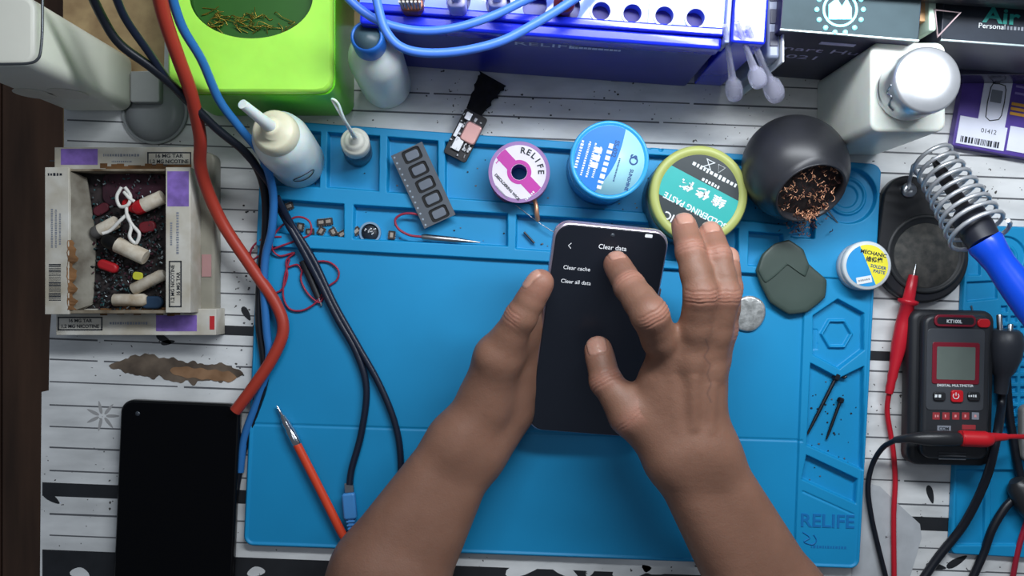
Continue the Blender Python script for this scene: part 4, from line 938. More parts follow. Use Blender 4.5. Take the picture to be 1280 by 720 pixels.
cable('black_cable', [(138,-25,150),(155,20,132),(185,64,112),(215,106,92),(250,142,74),(300,185,52),(335,228,30),(350,262,16),(374,305,12),(398,350,9),(420,395,8.5),(445,440,8),(458,485,8),(452,540,8),(440,585,9),(437,606,10)], 2.5, mat('cable_navy_black', (22,30,48), .35), 'dark cable crossing the mat and ending at the light blue plug')
cable('black_cable', [(346,246,26),(364,280,14),(392,325,9),(418,380,8),(446,430,8),(474,480,8),(494,530,8),(501,575,8),(498,625,8),(492,690,8)], 2.4, mat('cable_navy_black', (0,0,0)), 'dark cable crossing the mat and vanishing under the left forearm')
cable('blue_cable', [(418,-22,128),(446,8,127),(478,28,126),(520,38,125),(562,36,124),(605,24,123),(645,6,122),(690,-20,121),(740,-80,113),(760,-200,112)], 2.6, peri, 'periwinkle blue cable, upper of the two hanging over the blue rack')
cable('blue_cable', [(466,-25,140),(473,10,138),(482,38,136),(500,58,134),(530,66,132),(575,64,131),(625,52,130),(668,30,129),(710,4,128),(735,-16,126),(790,-80,114),(820,-200,112)], 2.7, peri, 'periwinkle blue cable, lower of the two hanging over the blue rack')
# orange probe pen
t = thing('orange_test_probe', 'orange-red probe pen with a silver collar pointing up on the mat', 'test probe', tuple(P(400,620,8)))
A, B = P(346,507,7), P(372,556,9); Ln = (B-A).length
m = MB(); m.lathe([(.4,0),(.9,2),(1.2,Ln*.25),(2.0,Ln*.28),(2.6,Ln*.4),(3.0,Ln*.42),(3.0,Ln*.6),(3.5,Ln*.62),(3.6,Ln*.95),(3.0,Ln)], A=A, B=B, seg=22); m.build('silver_tip', chrome, t)
m = MB(); m.tube([P(370,553,9), P(400,612,9), P(424,660,9), P(436,684,9), P(440,715,8), P(441,750,8)], [3.1,3.1,3.2,3.0,3.3,3.3], seg=14); m.build('handle', orange, t)
# micro usb plug
t = thing('blue_usb_plug', 'light blue micro plug with silver tip at the end of the dark cable', 'plug', tuple(P(437,620,9)))
u_ = (P(441,650,9)-P(437,606,9)); an = math.degrees(math.atan2(u_.y,u_.x))+90
m = MB(); m.at(tuple(P(437,609,8)), an); m.rbox(6.4, 7, 0, 2.2, r=.6, e=.3); m.build('silver_tip', steel, t)
m = MB(); m.at(tuple(P(438,631,6)), an); m.rbox(9.4, 19, 0, 6, r=2, e=1.5)
for k in range(4): m.rbox(6.5-.5*k, 1.4, .5, 5.6, r=1, e=.5, cy=-11-k*2.6)
m.rbox(4.4, 12, 1, 4.8, r=1, e=.8, cy=-15)
m.build('grip', mat('plug_blue', (70,140,205), .4), t)
m = MB(); m.tube([P(441,654,8.5), P(444,680,8), P(452,705,8), P(456,750,8)], 1.8, seg=10); m.build('cord', mat('plug_blue', (0,0,0)), t)
# thin red wire coils
m = MB(); z = 8
m.tube([P(x,y,zz) for x,y,zz in ((352,296,8.5),(330,298,8.5),(315,310,6),(314,325,6),(330,316,7),(350,308,8.8),(372,300,8.8),(388,292,8.8),(386,276,8.8),(368,272,8.8),(345,290,8.8),(340,310,8.2),(350,320,6.5),(368,316,6.5),(358,326,6),(359,345,6),(352,362,6),(338,368,6))], .75, seg=6)
m.tube([P(x,y,6+.3*(i%3)) for i,(x,y) in enumerate(((362,324),(356,345),(354,370),(362,386),(378,388),(395,378),(408,360),(421,350),(423,338),(412,328),(396,327),(382,332),(376,348),(384,366),(398,378),(404,372)))], .75, seg=6)
m.tube([P(x,y,6.2) for x,y in ((360,334),(372,331),(378,340))], .75, seg=6)
tag(m.build('thin_red_wire', mat('thin_red', (150,40,66), .45)), 'tangled thin red wire loops at the left edge of the mat', 'wire')
t = thing('dark_wire_clip', 'small dark heat-shrink sleeve lying under the crossing cables', 'sleeve', tuple(P(390,350,5)))
m = MB(); A, B = P(379,326,6.5), P(398,372,6.5); m.tube([A, B], [3.2,2.4], seg=10); m.build('sleeve', mat('sleeve_dark', (30,32,38), .5), t)
m = MB(); m.tube([B, P(402,382,6)], .9, seg=6); m.build('lead_end', steel, t)
# ---------- component carrier tape
A, B = P(508,186,13), P(550,277,11); d = B-A; Ln = d.length; an = math.degrees(math.atan2(d.y, d.x))
M = Matrix.Translation(A) @ Matrix.Rotation(math.radians(an), 4, 'Z') @ Matrix.Rotation(math.radians(2), 4, 'Y')
W_ = S(42)
t = thing('component_tape', 'grey strip of five square component pockets lying across the mat tray', 'component tape', tuple(A))
m = MB(); m.at(M=M)
for k in range(5): m.cell_hole(Ln*(k+.5)/5, 1.8, Ln/5, W_-3.6, 4.9, 0, 1.3, seg=32, ry=7.0, p=6)
m.add([(0,-W_/2,0),(Ln,-W_/2,0),(Ln,-W_/2+3.6,0),(0,-W_/2+3.6,0)], [[0,1,2,3]])
m.add([(0,-W_/2,-1.4),(Ln,-W_/2,-1.4),(Ln,W_/2,-1.4),(0,W_/2,-1.4)], [[3,2,1,0]])
m.loft([[(0,-W_/2,z),(Ln,-W_/2,z),(Ln,W_/2,z),(0,W_/2,z)] for z in (-1.4,0)], False, False, False)
m.build('strip', mat('tape_grey', (88,94,102), .5, .2), t)
m = MB(); m.at(M=M)
for k in range(5): m.rbox(10, 14, -1.36, -1.2, r=1.6, e=.02, cx=Ln*(k+.5)/5, cy=1.8)
m.build('pocket_liner', mat('pocket_black', (14,15,18), .6), t)
for k in range(5):
    m = MB(); m.at(M=M); m.rbox(6.2, 9.8, -1.3, -.5, r=1.6, e=.3, cx=Ln*(k+.5)/5, cy=1.8); m.build('pocket_component', mat('tape_pad', (108,116,128), .4, .3), t)
m = MB(); m.at(M=M)
for k in range(13): m.add([(Ln*(k+.5)/13+.75*math.cos(i*.785), -W_/2+1.9+.75*math.sin(i*.785), .06) for i in range(8)], [list(range(8))])
m.build('sprocket_hole', mat('sprocket', (150,165,180), .5), t)
# ---------- camera module board
A = P(582,170,8); M = Matrix.Translation(A) @ Matrix.Rotation(math.radians(63), 4, 'Z')
t = thing('circuit_module', 'small silver and black circuit module with a pinkish chip on the upper mat edge', 'circuit board', tuple(A))
m = MB(); m.at(M=M); m.rbox(36, 18, 0, 2, r=2, e=.4); m.build('board', mat('pcb_dark', (30,30,34), .5, noise=.4, scale=300), t)
m = MB(); m.at(M=M); m.rbox(15, 12, 2, 5.2, r=2.5, e=1, cx=3, cy=-3); m.build('pink_chip', mat('pink_chip', (196,150,146), .3, .4), t)
m = MB(); m.at(M=M); m.rbox(10, 7, 2, 4, r=1, e=.4, cx=-8, cy=2); m.rbox(6, 5, 2, 5, r=1, e=.4, cx=13, cy=4); m.rbox(11, 3, 2, 4, r=.6, e=.3, cx=1, cy=6.5); m.build('shield_can', steel, t)
m = MB(); m.at(M=M)
for k in range(60): m.box(random.uniform(-16,15), random.uniform(-8,8), 1.9, random.uniform(.8,3), random.uniform(.6,2), random.uniform(2.6,4.2), rz=random.uniform(-20,20))
m.build('component', mat('comp_white', (190,192,196), .4, .3), t)
m = MB(); q0, q1 = P(592,140,6), P(616,98,4); n = 16; up, dn = [], []
for i in range(n+1):
    p = q0.lerp(q1, i/n); s_ = Vector((-(q1-q0).y, (q1-q0).x, 0)).normalized(); w_ = 6+4.5*(i/n)+random.uniform(-.9,.9)*(i > 4)
    up.append(tuple(p+s_*w_)); dn.append(tuple(p-s_*(w_+random.uniform(-.6,1.2)*(i > 4))))
m.add(up+dn, [[i, n+1+i, n+2+i, i+1] for i in range(n)]); m.add([(x,y,z-1) for x,y,z in up+dn], [[i+1, n+2+i, n+1+i, i] for i in range(n)])
tag(m.build('black_foam_strip', mat('foam_black', (20,21,26), .9, noise=.5, scale=200, bump=.8)), 'frayed black foam strip above the circuit module', 'foam')
# ---------- small connectors in tray
pr = None; cs = [(362,258,20),(376,284,80),(388,290,5),(402,278,5),(411,277,8),(402,289,60),(417,290,120),(428,293,30),(490,294,85),(350,252,0),(446,289,40)]
spots = ['topmost connector in the left tray cell','connector under the black cable in the left tray cell','connector touching the black cable at the tray floor','upper left connector of the cluster of four','upper right connector of the cluster of four','lower left connector of the cluster of four','lower right connector of the cluster of four','last connector at the right of the left tray cell','lone connector beside the red looped needle','small connector nearest the blue cable in the left tray cell','small connector left of the round coil']
def connector():
    m = MB(); m.rbox(6.2, 4.8, 0, 2.0, r=.4, e=.2); o = m.build('small_connector', mat('conn_dark', (52,46,44), .5)); 
    m = MB(); m.rbox(3.6, 2.4, 1.7, 2.3, r=.3, e=.1); 
    for s_ in (-1,1):
        for k in range(3): m.box(-1.7+k*1.7, s_*2.3, .2, .9, 1.0, 1.4, e=.1)
    c_ = m.build('contact', mat('conn_metal', (170,160,150), .35, .8), None)
    m = None; c_.parent = o; c_.location = (0,0,0); off = c_['_o']; c_.data.transform(Matrix.Translation(Vector(off)*MM)); return o, c_
co, cc_ = connector()
for i, ((px, py, rz), lab) in enumerate(zip(cs, spots)):
    if i == 0: o = co
    else:
        o = co.copy(); C.objects.link(o); c2 = cc_.copy(); C.objects.link(c2); c2.parent = o
    o.location = P(px, py, 1.9)*MM; o.rotation_euler = (0,0,math.radians(rz)); tag(o, 'tiny '+lab, 'connector', 'tiny connectors in the mat tray')
t = thing('ring_coil', 'tiny round speaker ring with silver bits in the tray cell', 'component', tuple(P(463,291,2)))
q = P(463,291,2); m = MB(); m.ring(S(11), S(13.5), 1.9, 4, cx=q.x, cy=q.y, seg=30); m.build('ring', mat('ring_pale', (130,160,185), .35, .5), t)
m = MB(); m.at((q.x,q.y,1.9)); m.lathe([(S(10.6),0),(S(10.6),.6),(.02,.7)], seg=24); m.build('core', mat('core_dark', (40,44,52), .5), t)
m = MB(); m.at((q.x,q.y,2.5))
for k in range(6): m.box(random.uniform(-4,4), random.uniform(-3,3), 0, 2.4, 1.3, 1.0, rz=random.uniform(0,90))
m.build('silver_bit', steel, t)
t = thing('looped_probe_needle', 'silver needle tip on a looped red wire in the tray', 'needle', tuple(P(560,302,8)))
m = MB(); A, B = P(527,296,9), P(600,303,9); Ln = (B-A).length; m.lathe([(1.6,0),(2.3,2),(2.3,Ln*.55),(1.6,Ln*.7),(.4,Ln)], A=A, B=B, seg=14); m.build('needle', steel, t)
m = MB(); m.tube([P(528,296,9), P(512,294,8.8), P(498,286,8.6), P(494,275,8.6), P(502,268,8.8), P(516,267,9), P(530,271,8)], .9, seg=8); m.build('red_wire', mat('thin_red', (0,0,0)), t)
for k, (x, y) in enumerate(((578,252),(590,262),(700,243),(712,268),(690,243))): pass

# ---------- crumbs of solder and dirt
m = MB()
for k in range(170):
    r_ = random.random()
    if r_ < .45: px, py, z0 = random.uniform(340,990), random.uniform(180,300), 1.7
    elif r_ < .7: px, py, z0 = random.uniform(1012,1070), random.uniform(470,600), 1.7
    elif r_ < .85: px, py, z0 = random.uniform(560,900), random.uniform(118,150), .1
    else: px, py, z0 = random.uniform(300,330), random.uniform(250,470), .1
    if r_ < .45: py = py+ (px-340)*.05; z0 = 1.7
    m.mtl(random.choice([0,0,1])); q = P(px, py, z0); m.sphere((q.x,q.y,z0+.3), random.uniform(.3,.75), (1.3,1,.6), seg=6)
tag(m.build('solder_crumbs', [mat('crumb_dark', (34,32,34), .6), mat('crumb_grey', (110,112,116), .4, .4)]), 'scattered dark solder crumbs and dirt specks on the mat trays and sheet', 'crumbs', kind='stuff')
# ---------- held phone
pc = Vector((57*1.0, 0, 0))
Lx = Vector((18.0,142,49)).normalized(); Wx = Vector((.985,-.01,-.07)); Wx = (Wx-Lx*Wx.dot(Lx)).normalized(); Nx = Wx.cross(Lx).normalized()
cen = Vector((57.0,-30.5,44.5)); PW, PL, PT_ = 77, 153, 8.2
M = Matrix.Identity(4)
for i in range(3): M[i][0] = Wx[i]; M[i][1] = Lx[i]; M[i][2] = Nx[i]; M[i][3] = cen[i]
PH = M.copy()
t = thing('held_smartphone', 'smartphone held in the left hand showing a dark settings screen', 'phone', tuple(cen))
m = MB(); m.at(M=M); m.rbox(PW, PL, -PT_/2, PT_/2-.5, r=11, e=2.8, seg=10); m.build('frame', mat('phone_frame', (205,190,205), .25, .7), t)
m = MB(); m.at(M=M); m.rbox(PW-3, PL-3, PT_/2-1.6, PT_/2+.2, r=10, e=.7, seg=10); sc = m.build('screen', mat('screen_on', (24,27,34), .3, spec=.4, emit=(40,46,60), es=.15), t)
ui = mat('ui_white', (225,228,232), .5, emit=(220,224,230), es=.35)
def uit(s, px, py, size, align='LEFT', bold=.0):
    # position on the screen plane under the pixel
    o = Vector((0,0,D)); d_ = P(px,py,0)-o; pl = M @ Vector((0,0,PT_/2+.25)); k = (pl-o).dot(Nx)/d_.dot(Nx); h_ = M.inverted() @ (o+d_*k)
    return text(s, size, None, 0, ui, sc, M=M @ Matrix.Translation((h_.x, h_.y, PT_/2+.25)), bold=bold, align=align, ext=.03), h_
uit('Clear data', 748, 308, 4.5); uit('Clear cache', 704, 334, 3.8); uit('Clear all data', 701, 351, 3.8)
o = Vector((0,0,D)); d_ = P(712,307,0)-o; pl = M @ Vector((0,0,PT_/2+.25)); k = (pl-o).dot(Nx)/d_.dot(Nx); hb = M.inverted() @ (o+d_*k)
m = MB(); m.at(M=M @ Matrix.Translation((hb.x,hb.y,PT_/2+.25))); m.tube([(1,1.8,0),(-.8,0,0),(1,-1.8,0)], .28, seg=5, smooth_path=False); m.build('back_arrow', ui, sc)
m = MB(); o = Vector((0,0,D)); d_ = P(811,295,0)-o; pl = M @ Vector((0,0,PT_/2+.25)); k = (pl-o).dot(Nx)/d_.dot(Nx); hb = M.inverted() @ (o+d_*k)
m.at(M=M @ Matrix.Translation((hb.x,hb.y,PT_/2+.2))); m.rbox(5, 2.2, 0, .15, r=.7, e=.05); m.build('battery_icon', ui, sc)
m = MB(); m.at(M=M @ Matrix.Translation((0, PL/2-6, PT_/2+.15))); m.lathe([(1.5,0),(1.5,.1),(.02,.12)], seg=18); m.build('front_camera', mat('lens_glint', (0,0,0)), t)
m = MB(); m.at(M=M); m.rbox(1.6, 16, -1.2, 1.2, r=.6, e=.4, cx=PW/2+.3, cy=28); m.build('side_button', mat('phone_frame', (0,0,0)), t)
# ---------- person: two bare forearms and hands, one surface-net mesh
def capsd(X, Y, Z, a, b, r1, r2):
    a = np.array(a, np.float32); b = np.array(b, np.float32); ba = b-a; l2 = float(ba@ba); rr = r1-r2; a2 = l2-rr*rr; il2 = 1/l2
    px, py, pz = X-a[0], Y-a[1], Z-a[2]; y = px*ba[0]+py*ba[1]+pz*ba[2]; z = y-l2
    qx, qy, qz = px*l2-ba[0]*y, py*l2-ba[1]*y, pz*l2-ba[2]*y; x2 = qx*qx+qy*qy+qz*qz
    y2 = y*y*l2; z2 = z*z*l2; k = math.copysign(1, rr)*rr*rr*x2 if rr else 0*x2
    d = (np.sqrt(x2*a2*il2)+y*rr)*il2-r1
    d = np.where(np.sign(z)*a2*z2 > k, np.sqrt(x2+z2)*il2-r2, np.where(np.sign(y)*a2*y2 < k, np.sqrt(x2+y2)*il2-r1, d))
    return d
def smin(a, b, k):
    h = np.maximum(k-np.abs(a-b), 0)/k; return np.minimum(a, b)-h*h*k*.25
def surface_nets(Fd, org, vox):
    nx, ny, nz = Fd.shape; ins = Fd < 0
    c = np.zeros((nx-1, ny-1, nz-1), np.int8)
    for dx in (0,1):
        for dy in (0,1):
            for dz in (0,1): c += ins[dx:nx-1+dx, dy:ny-1+dy, dz:nz-1+dz]
    act = (c > 0) & (c < 8); I = np.argwhere(act); idm = -np.ones(act.shape, np.int64); idm[act] = np.arange(len(I))
    s = np.zeros((len(I), 3)); n = np.zeros(len(I))
    cor = [(x,y,z) for x in (0,1) for y in (0,1) for z in (0,1)]
    val = {k: Fd[I[:,0]+k[0], I[:,1]+k[1], I[:,2]+k[2]] for k in cor}
    for k in cor:
        for ax in range(3):
            if k[ax] == 0:
                k2 = list(k); k2[ax] = 1; k2 = tuple(k2); a, b = val[k], val[k2]; cr = (a < 0) != (b < 0)
                tt = np.where(cr, a/np.where(cr, a-b, 1), 0); p = np.tile(np.array(k, float), (len(I), 1)); p[:,ax] += tt
                s[cr] += p[cr]; n[cr] += 1
    V = (I+s/n[:,None])*vox+org
    Q = []
    for ax in range(3):
        o1, o2 = [(1,2),(2,0),(0,1)][ax]
        sl = [slice(1,-1)]*3; a = ins; 
        sA = [slice(None)]*3; sA[ax] = slice(0, a.shape[ax]-1); sB = [slice(None)]*3; sB[ax] = slice(1, a.shape[ax])
        cr = a[tuple(sA)] != a[tuple(sB)]; E = np.argwhere(cr)
        ok = (E[:,o1] > 0) & (E[:,o2] > 0) & (E[:,o1] < Fd.shape[o1]-1) & (E[:,o2] < Fd.shape[o2]-1); E = E[ok]
        q = []
        for (d1, d2) in ((1,1),(0,1),(0,0),(1,0)):
            e = E.copy(); e[:,o1] -= d1; e[:,o2] -= d2; q.append(idm[e[:,0], e[:,1], e[:,2]])
        q = np.stack(q, 1); fl = ins[E[:,0], E[:,1], E[:,2]]; q[~fl] = q[~fl][:, ::-1]; Q.append(q)
    return V, np.concatenate(Q)
def V3(px, py, z): p = P(px, py, z); return (p.x, p.y, p.z)
class Arm:
    def __init__(s): s.prims = []; s.groups = {}
    def cap(s, g, a, b, r1, r2, k): s.groups.setdefault(g, []).append((a, b, r1, r2, k))
    def solve(s, lo, hi, order, vox):
        lo = np.array(lo, float); hi = np.array(hi, float); n = np.ceil((hi-lo)/vox).astype(int)+1
        ax = [np.arange(n[i], dtype=np.float32)*vox+lo[i] for i in range(3)]
        tot = None
        for g, kg in order:
            Fg = np.full(n, 30.0, np.float32)
            for (a, b, r1, r2, k) in s.groups[g]:
                m = max(r1, r2)+14
                i0 = [max(0, int((min(a[i], b[i])-m-lo[i])/vox)) for i in range(3)]; i1 = [min(n[i], int((max(a[i], b[i])+m-lo[i])/vox)+2) for i in range(3)]
                if any(i1[i] <= i0[i] for i in range(3)): continue
                sl = tuple(slice(i0[i], i1[i]) for i in range(3))
                X, Y, Z = np.meshgrid(*[ax[i][i0[i]:i1[i]] for i in range(3)], indexing='ij')
                d = capsd(X, Y, Z, a, b, r1, r2).astype(np.float32)
                Fg[sl] = smin(Fg[sl], d, k) if k > 0 else np.minimum(Fg[sl], d)
            tot = Fg if tot is None else smin(tot, Fg, kg)
        # cap the volume border so it closes
        for i in range(3):
            for e in (0, -1):
                sl = [slice(None)]*3; sl[i] = e; tot[tuple(sl)] = np.maximum(tot[tuple(sl)], .5)
        return surface_nets(tot, lo, vox)
def lerp3(a, b, t): return tuple(a[i]*(1-t)+b[i]*t for i in range(3))
def add3(a, b): return tuple(a[i]+b[i] for i in range(3))
def finger(arm, g, pts, rad, kk=3.0):
    for i in range(len(pts)-1):
        a, b = pts[i], pts[i+1]; ra, rb = rad[i], rad[i+1]
        mid = lerp3(a, b, .5); rm = (ra+rb)/2*(.955 if i > 0 else .97)
        arm.cap(g, a, mid, ra, rm, kk); arm.cap(g, mid, b, rm, rb, kk)
R = Arm()
wr = V3(868,572,76); 
IX = [V3(836,452,84), V3(812,393,111), V3(787,358,94), V3(771,331,74)]
MI = [V3(863,450,90), V3(876,368,111), V3(863,314,103), V3(855,282,90)]
RI = [V3(885,462,85), V3(906,368,103), V3(897,320,97), V3(888,292,86)]
PI_ = [V3(886,486,76), V3(905,412,84), V3(913,360,86), V3(910,322,80)]
TH = [V3(836,556,72), V3(788,518,77), V3(757,476,72), V3(748,438,62)]
finger(R, 'i', IX, [11.4,11.5,9.8,8.3]); finger(R, 'm', MI, [10.8,10.2,9.0,7.7]); finger(R, 'r', RI, [10.4,9.8,8.6,7.5]); finger(R, 'p', PI_, [9.6,8.6,7.6,6.6])
finger(R, 't', TH, [15,12.4,10.4,8.6])
for g, T, r in (('i',IX,8.9),('m',MI,7.8),('r',RI,7.6),('p',PI_,6.8),('t',TH,9.6)):
    u = np.array(T[3])-np.array(T[2]); u /= np.linalg.norm(u); R.cap(g, T[3], tuple(np.array(T[3])-u*5), r-.5, r, 2)
# palm / metacarpals
cb = [add3(wr, o) for o in ((-13,12,2),(-4,13,5),(6,12,4),(9,9,-1))]
for a, b, r1, r2 in ((cb[0],IX[0],13,11.4),(cb[1],MI[0],13,11.6),(cb[2],RI[0],13,11.2),(cb[3],PI_[0],12.5,10.5)): R.cap('palm', a, b, r1, r2, 7)
R.cap('palm', TH[0], TH[1], 14.5, 12.6, 10); R.cap('palm', lerp3(wr, TH[1], .35), lerp3(IX[0], TH[1], .35), 13, 9, 14)
R.cap('palm', add3(TH[1], (8,2,0)), add3(lerp3(IX[0], TH[1], .3), (2,0,-2)), 8, 8, 12)
el = V3(1080,960,48)
def off(p, v): return add3(p, v)
wl = off(wr, (-12,-2,0)); wR = off(wr, (12,0,0)); fm = lerp3(wr, el, .5)
R.cap('palm', wl, off(wr, (-4,8,2)), 17, 15, 14); R.cap('palm', wR, off(wr, (9,8,1)), 16, 15, 14)
R.cap('arm', wl, off(lerp3(wr, el, .45), (-11,0,2)), 17, 26, 12); R.cap('arm', wR, off(lerp3(wr, el, .45), (11,2,0)), 16, 24, 12)
R.cap('arm', off(lerp3(wr, el, .45), (-9,0,0)), el, 26, 34, 12); R.cap('arm', off(lerp3(wr, el, .45), (11,2,0)), off(el, (6,0,0)), 24, 33, 12)
# tendons and knuckles
for T, c, r in ((IX,cb[0],11.4),(MI,cb[1],11.4),(RI,cb[2],11.2)):
    k = np.array(T[0])+np.array((0,0,4.6)); R.cap('det', tuple(k), tuple(k+np.array((0,-1.5,0))), 7.2, 7.0, 2)
    a = lerp3(T[0], c, .2); b = lerp3(T[0], c, .8); R.cap('det', add3(a, (0,0,10.4)), add3(b, (0,0,12.2)), 2.0, 1.6, 1)
lo = (min(TH[3][0], IX[3][0])-16, -300, 20); 
VR, QR = R.solve((45,-318,14), (240,62,128), (('arm',10),('palm',12),('i',7),('m',6),('r',5),('p',5),('t',8),('det',5)), VOX)
nR = len(VR)
# left arm
Lf = Arm()
def onph(x, y, z):
    v = PH @ Vector((x, y, z)); return (v.x, v.y, v.z)
wl0 = V3(580,556,44)
lTH = [V3(606,500,46), V3(622,448,58), V3(651,396,72), V3(674,356,77)]
finger(Lf, 't', lTH, [15,13.2,10.6,8.8])
u = np.array(lTH[3])-np.array(lTH[2]); u /= np.linalg.norm(u); Lf.cap('t', tuple(np.array(lTH[3])+u*2), tuple(np.array(lTH[3])-u*4), 8.4, 9.3, 2)
bz = -PT_/2-9.6
kn = [onph(-34,16,bz-4), onph(-35,-2,bz-3.5), onph(-35,-21,bz-3), onph(-34,-38,bz-2)]
tips = [(onph(-10,30,bz+.4), onph(12,38,bz+.6), onph(30,42,bz+1)), (onph(-8,8,bz-.4), onph(16,10,bz), onph(36,12,bz+1)), (onph(-8,-14,bz-.4), onph(15,-14,bz), onph(34,-14,bz+1)), (onph(-10,-32,bz), onph(9,-34,bz+.5), onph(25,-36,bz+1))]
for g, k0, tp, r in zip('imrp', kn, tips, (9.6,9.8,9.4,8.2)): finger(Lf, g, [k0, *tp], [r+.6, r, r-1, r-1.8])
for k0, o in zip(kn, ((4,10,-2),(8,4,-5),(10,-3,-8),(10,-10,-10))):
    Lf.cap('palm', add3(wl0, o), k0, 14, 10.5, 12)
Lf.cap('palm', lTH[0], lTH[1], 15.5, 14, 10); Lf.cap('palm', wl0, lTH[0], 17, 15, 12)
hy_ = V3(642,520,24); Lf.cap('palm', add3(wl0, (10,-8,-8)), hy_, 15, 11.5, 12); Lf.cap('palm', lTH[1], kn[0], 12, 9, 12)
Lf.cap('palm', V3(640,470,36), V3(640,512,31), 10, 11, 10)
el2 = V3(392,880,44)
mid2 = lerp3(wl0, el2, .5)
Lf.cap('arm', off(wl0, (-8,2,0)), off(mid2, (-10,4,0)), 16.5, 29, 12); Lf.cap('arm', off(wl0, (8,-6,-2)), off(mid2, (12,-6,0)), 15.5, 27, 12)
Lf.cap('arm', off(mid2, (-6,2,0)), el2, 29, 38, 12); Lf.cap('arm', off(mid2, (10,-6,0)), off(el2, (8,-4,0)), 27, 35, 12)
Lf.cap('palm', off(wl0, (-6,2,0)), off(wl0, (0,10,2)), 16, 15, 12)
Lf.cap('det', off(lTH[1], (-6,1,6)), off(lTH[1], (-5,3,6)), 7, 7, 2)
VL, QL = Lf.solve((-190,-318,4), (110,48,100), (('arm',10),('palm',12),('i',4),('m',3),('r',3),('p',3),('t',7),('det',5)), VOX)
V = np.concatenate([VR, VL]); Q = np.concatenate([QR, QL+nR])
def lap(V, Q, it, w=.5):
    E = np.concatenate([Q[:, [0,1]], Q[:, [1,2]], Q[:, [2,3]], Q[:, [3,0]]])
    E = np.unique(np.sort(E, 1), axis=0); deg = np.bincount(E.ravel(), minlength=len(V))[:, None]
    for _ in range(it):
        A_ = np.zeros_like(V); 
        for c in range(3): A_[:, c] = np.bincount(E[:,0], V[E[:,1], c], len(V))+np.bincount(E[:,1], V[E[:,0], c], len(V))
        V = V*(1-w)+w*A_/np.maximum(deg, 1)
    return V
V = lap(V, Q, 2)
def normals(V, Q):
    n = np.cross(V[Q[:,2]]-V[Q[:,0]], V[Q[:,3]]-V[Q[:,1]]); N_ = np.zeros_like(V)
    for k in range(4):
        for c in range(3): N_[:, c] += np.bincount(Q[:,k], n[:, c], len(V))
    return N_/np.maximum(np.linalg.norm(N_, axis=1, keepdims=True), 1e-9)
N_ = normals(V, Q)
nail = np.zeros(len(V)); red = np.zeros(len(V)); disp = np.zeros(len(V)); ink = np.zeros(len(V))
def nrm(v): v = np.array(v, float); return v/np.linalg.norm(v)
def do_finger(T, up, rtip, nw, nl, creases, fwd=0):
    T = [np.array(p) for p in T]; u = nrm(T[3]-T[2]); up = nrm(up-u*np.dot(up, u)); s = np.cross(u, up)
    q = V-T[3]; near = np.linalg.norm(q, axis=1) < 26
    a = q@u; b = q@s; h = q@up
    c0 = rtip*.15+fwd
    e = ((a-c0)/(nl/2))**4+(b/(nw/2))**4
    face = (h > rtip*.25) & near & ((N_@up) > .1)
    m = np.clip((1.12-e)/.24, 0, 1)*face; nail[:] = np.maximum(nail, m)
    rimm = np.exp(-((e-1.25)/.35)**2)*face*(a < c0+nl*.42); disp[:] += -.45*rimm+.25*m
    tipm = np.exp(-((np.linalg.norm(q, axis=1))/11)**2); red[:] = np.maximum(red, .8*tipm)
    for (i, n_, amp) in creases:
        c = T[i]; u2 = nrm(T[min(i+1,3)]-T[i-1]); up2 = nrm(up-u2*np.dot(up, u2)); q2 = V-c; a2 = q2@u2; h2 = q2@up2; l2 = np.linalg.norm(q2-np.outer(a2, u2), axis=1)
        w = (l2 < 16)*np.clip(h2/6, 0, 1); 
        for k in range(n_):
            o = (k-(n_-1)/2)*2.3; disp[:] += -amp*np.exp(-((a2-o-.25*np.sin(q2[:,0]*.7+k))/.55)**2)*w
        red[:] = np.maximum(red, .55*np.exp(-(a2/6)**2)*w)
U_ = np.array((0,.1,1.0))
do_finger(IX, U_+np.array((.05,.5,0)), 8, 10.5, 12, ((1,4,.7),(2,3,.55)), -1); do_finger(MI, U_, 7.8, 10.5, 12.5, ((1,4,.7),(2,3,.55)), 0)
do_finger(RI, U_, 7.6, 10, 12, ((1,4,.45),(2,3,.35)), 0); do_finger(PI_, U_+np.array((.8,0,0)), 6.6, 8.5, 10, ((1,3,.4),(2,2,.3)), 0)
do_finger(TH, np.array((-.15,0,1.0)), 9, 13, 15, ((2,4,.5),(1,2,.3)), 0)
do_finger(lTH, np.array((-1.0,.3,.25)), 9, 12, 14, ((2,4,.5),), 0)
# script-like mark on the back of the right hand
pc_ = np.array([((x-640)*1, y) for x, y in ((882,424),(886,436),(880,446),(888,456),(884,468),(889,480),(884,492),(889,503))])
kz = (D-V[:,2])/F; PXv = V[:,0]/kz+640; PYv = 360-V[:,1]/kz
isR = np.arange(len(V)) < nR
for i in range(len(pc_)-1):
    a_, b_ = pc_[i]+np.array((640,0)), pc_[i+1]+np.array((640,0))
    d = line_sdf(PXv, PYv, tuple(a_), tuple(b_)); ink = np.maximum(ink, np.clip(1.5-d, 0, 1)*.55*isR*(N_[:,2] > .2)*(V[:,2] > 70))
V = V+N_*disp[:, None]
V = lap(V, Q, 1, .25)
org = np.array((70., -150., 0.))
me = bpy.data.meshes.new('person'); me.vertices.add(len(V)); me.vertices.foreach_set('co', ((V-org)*MM).ravel().astype(np.float32))
me.loops.add(Q.size); me.loops.foreach_set('vertex_index', Q.ravel().astype(np.int32)); me.polygons.add(len(Q))
me.polygons.foreach_set('loop_start', np.arange(0, Q.size, 4, dtype=np.int32)); me.polygons.foreach_set('loop_total', np.full(len(Q), 4, dtype=np.int32)); me.update(calc_edges=True)
me.polygons.foreach_set('use_smooth', np.ones(len(Q), bool))
ca = me.color_attributes.new('pigment', 'FLOAT_COLOR', 'POINT'); ca.data.foreach_set('color', np.stack([nail, red, ink, np.ones(len(V))], 1).ravel().astype(np.float32))
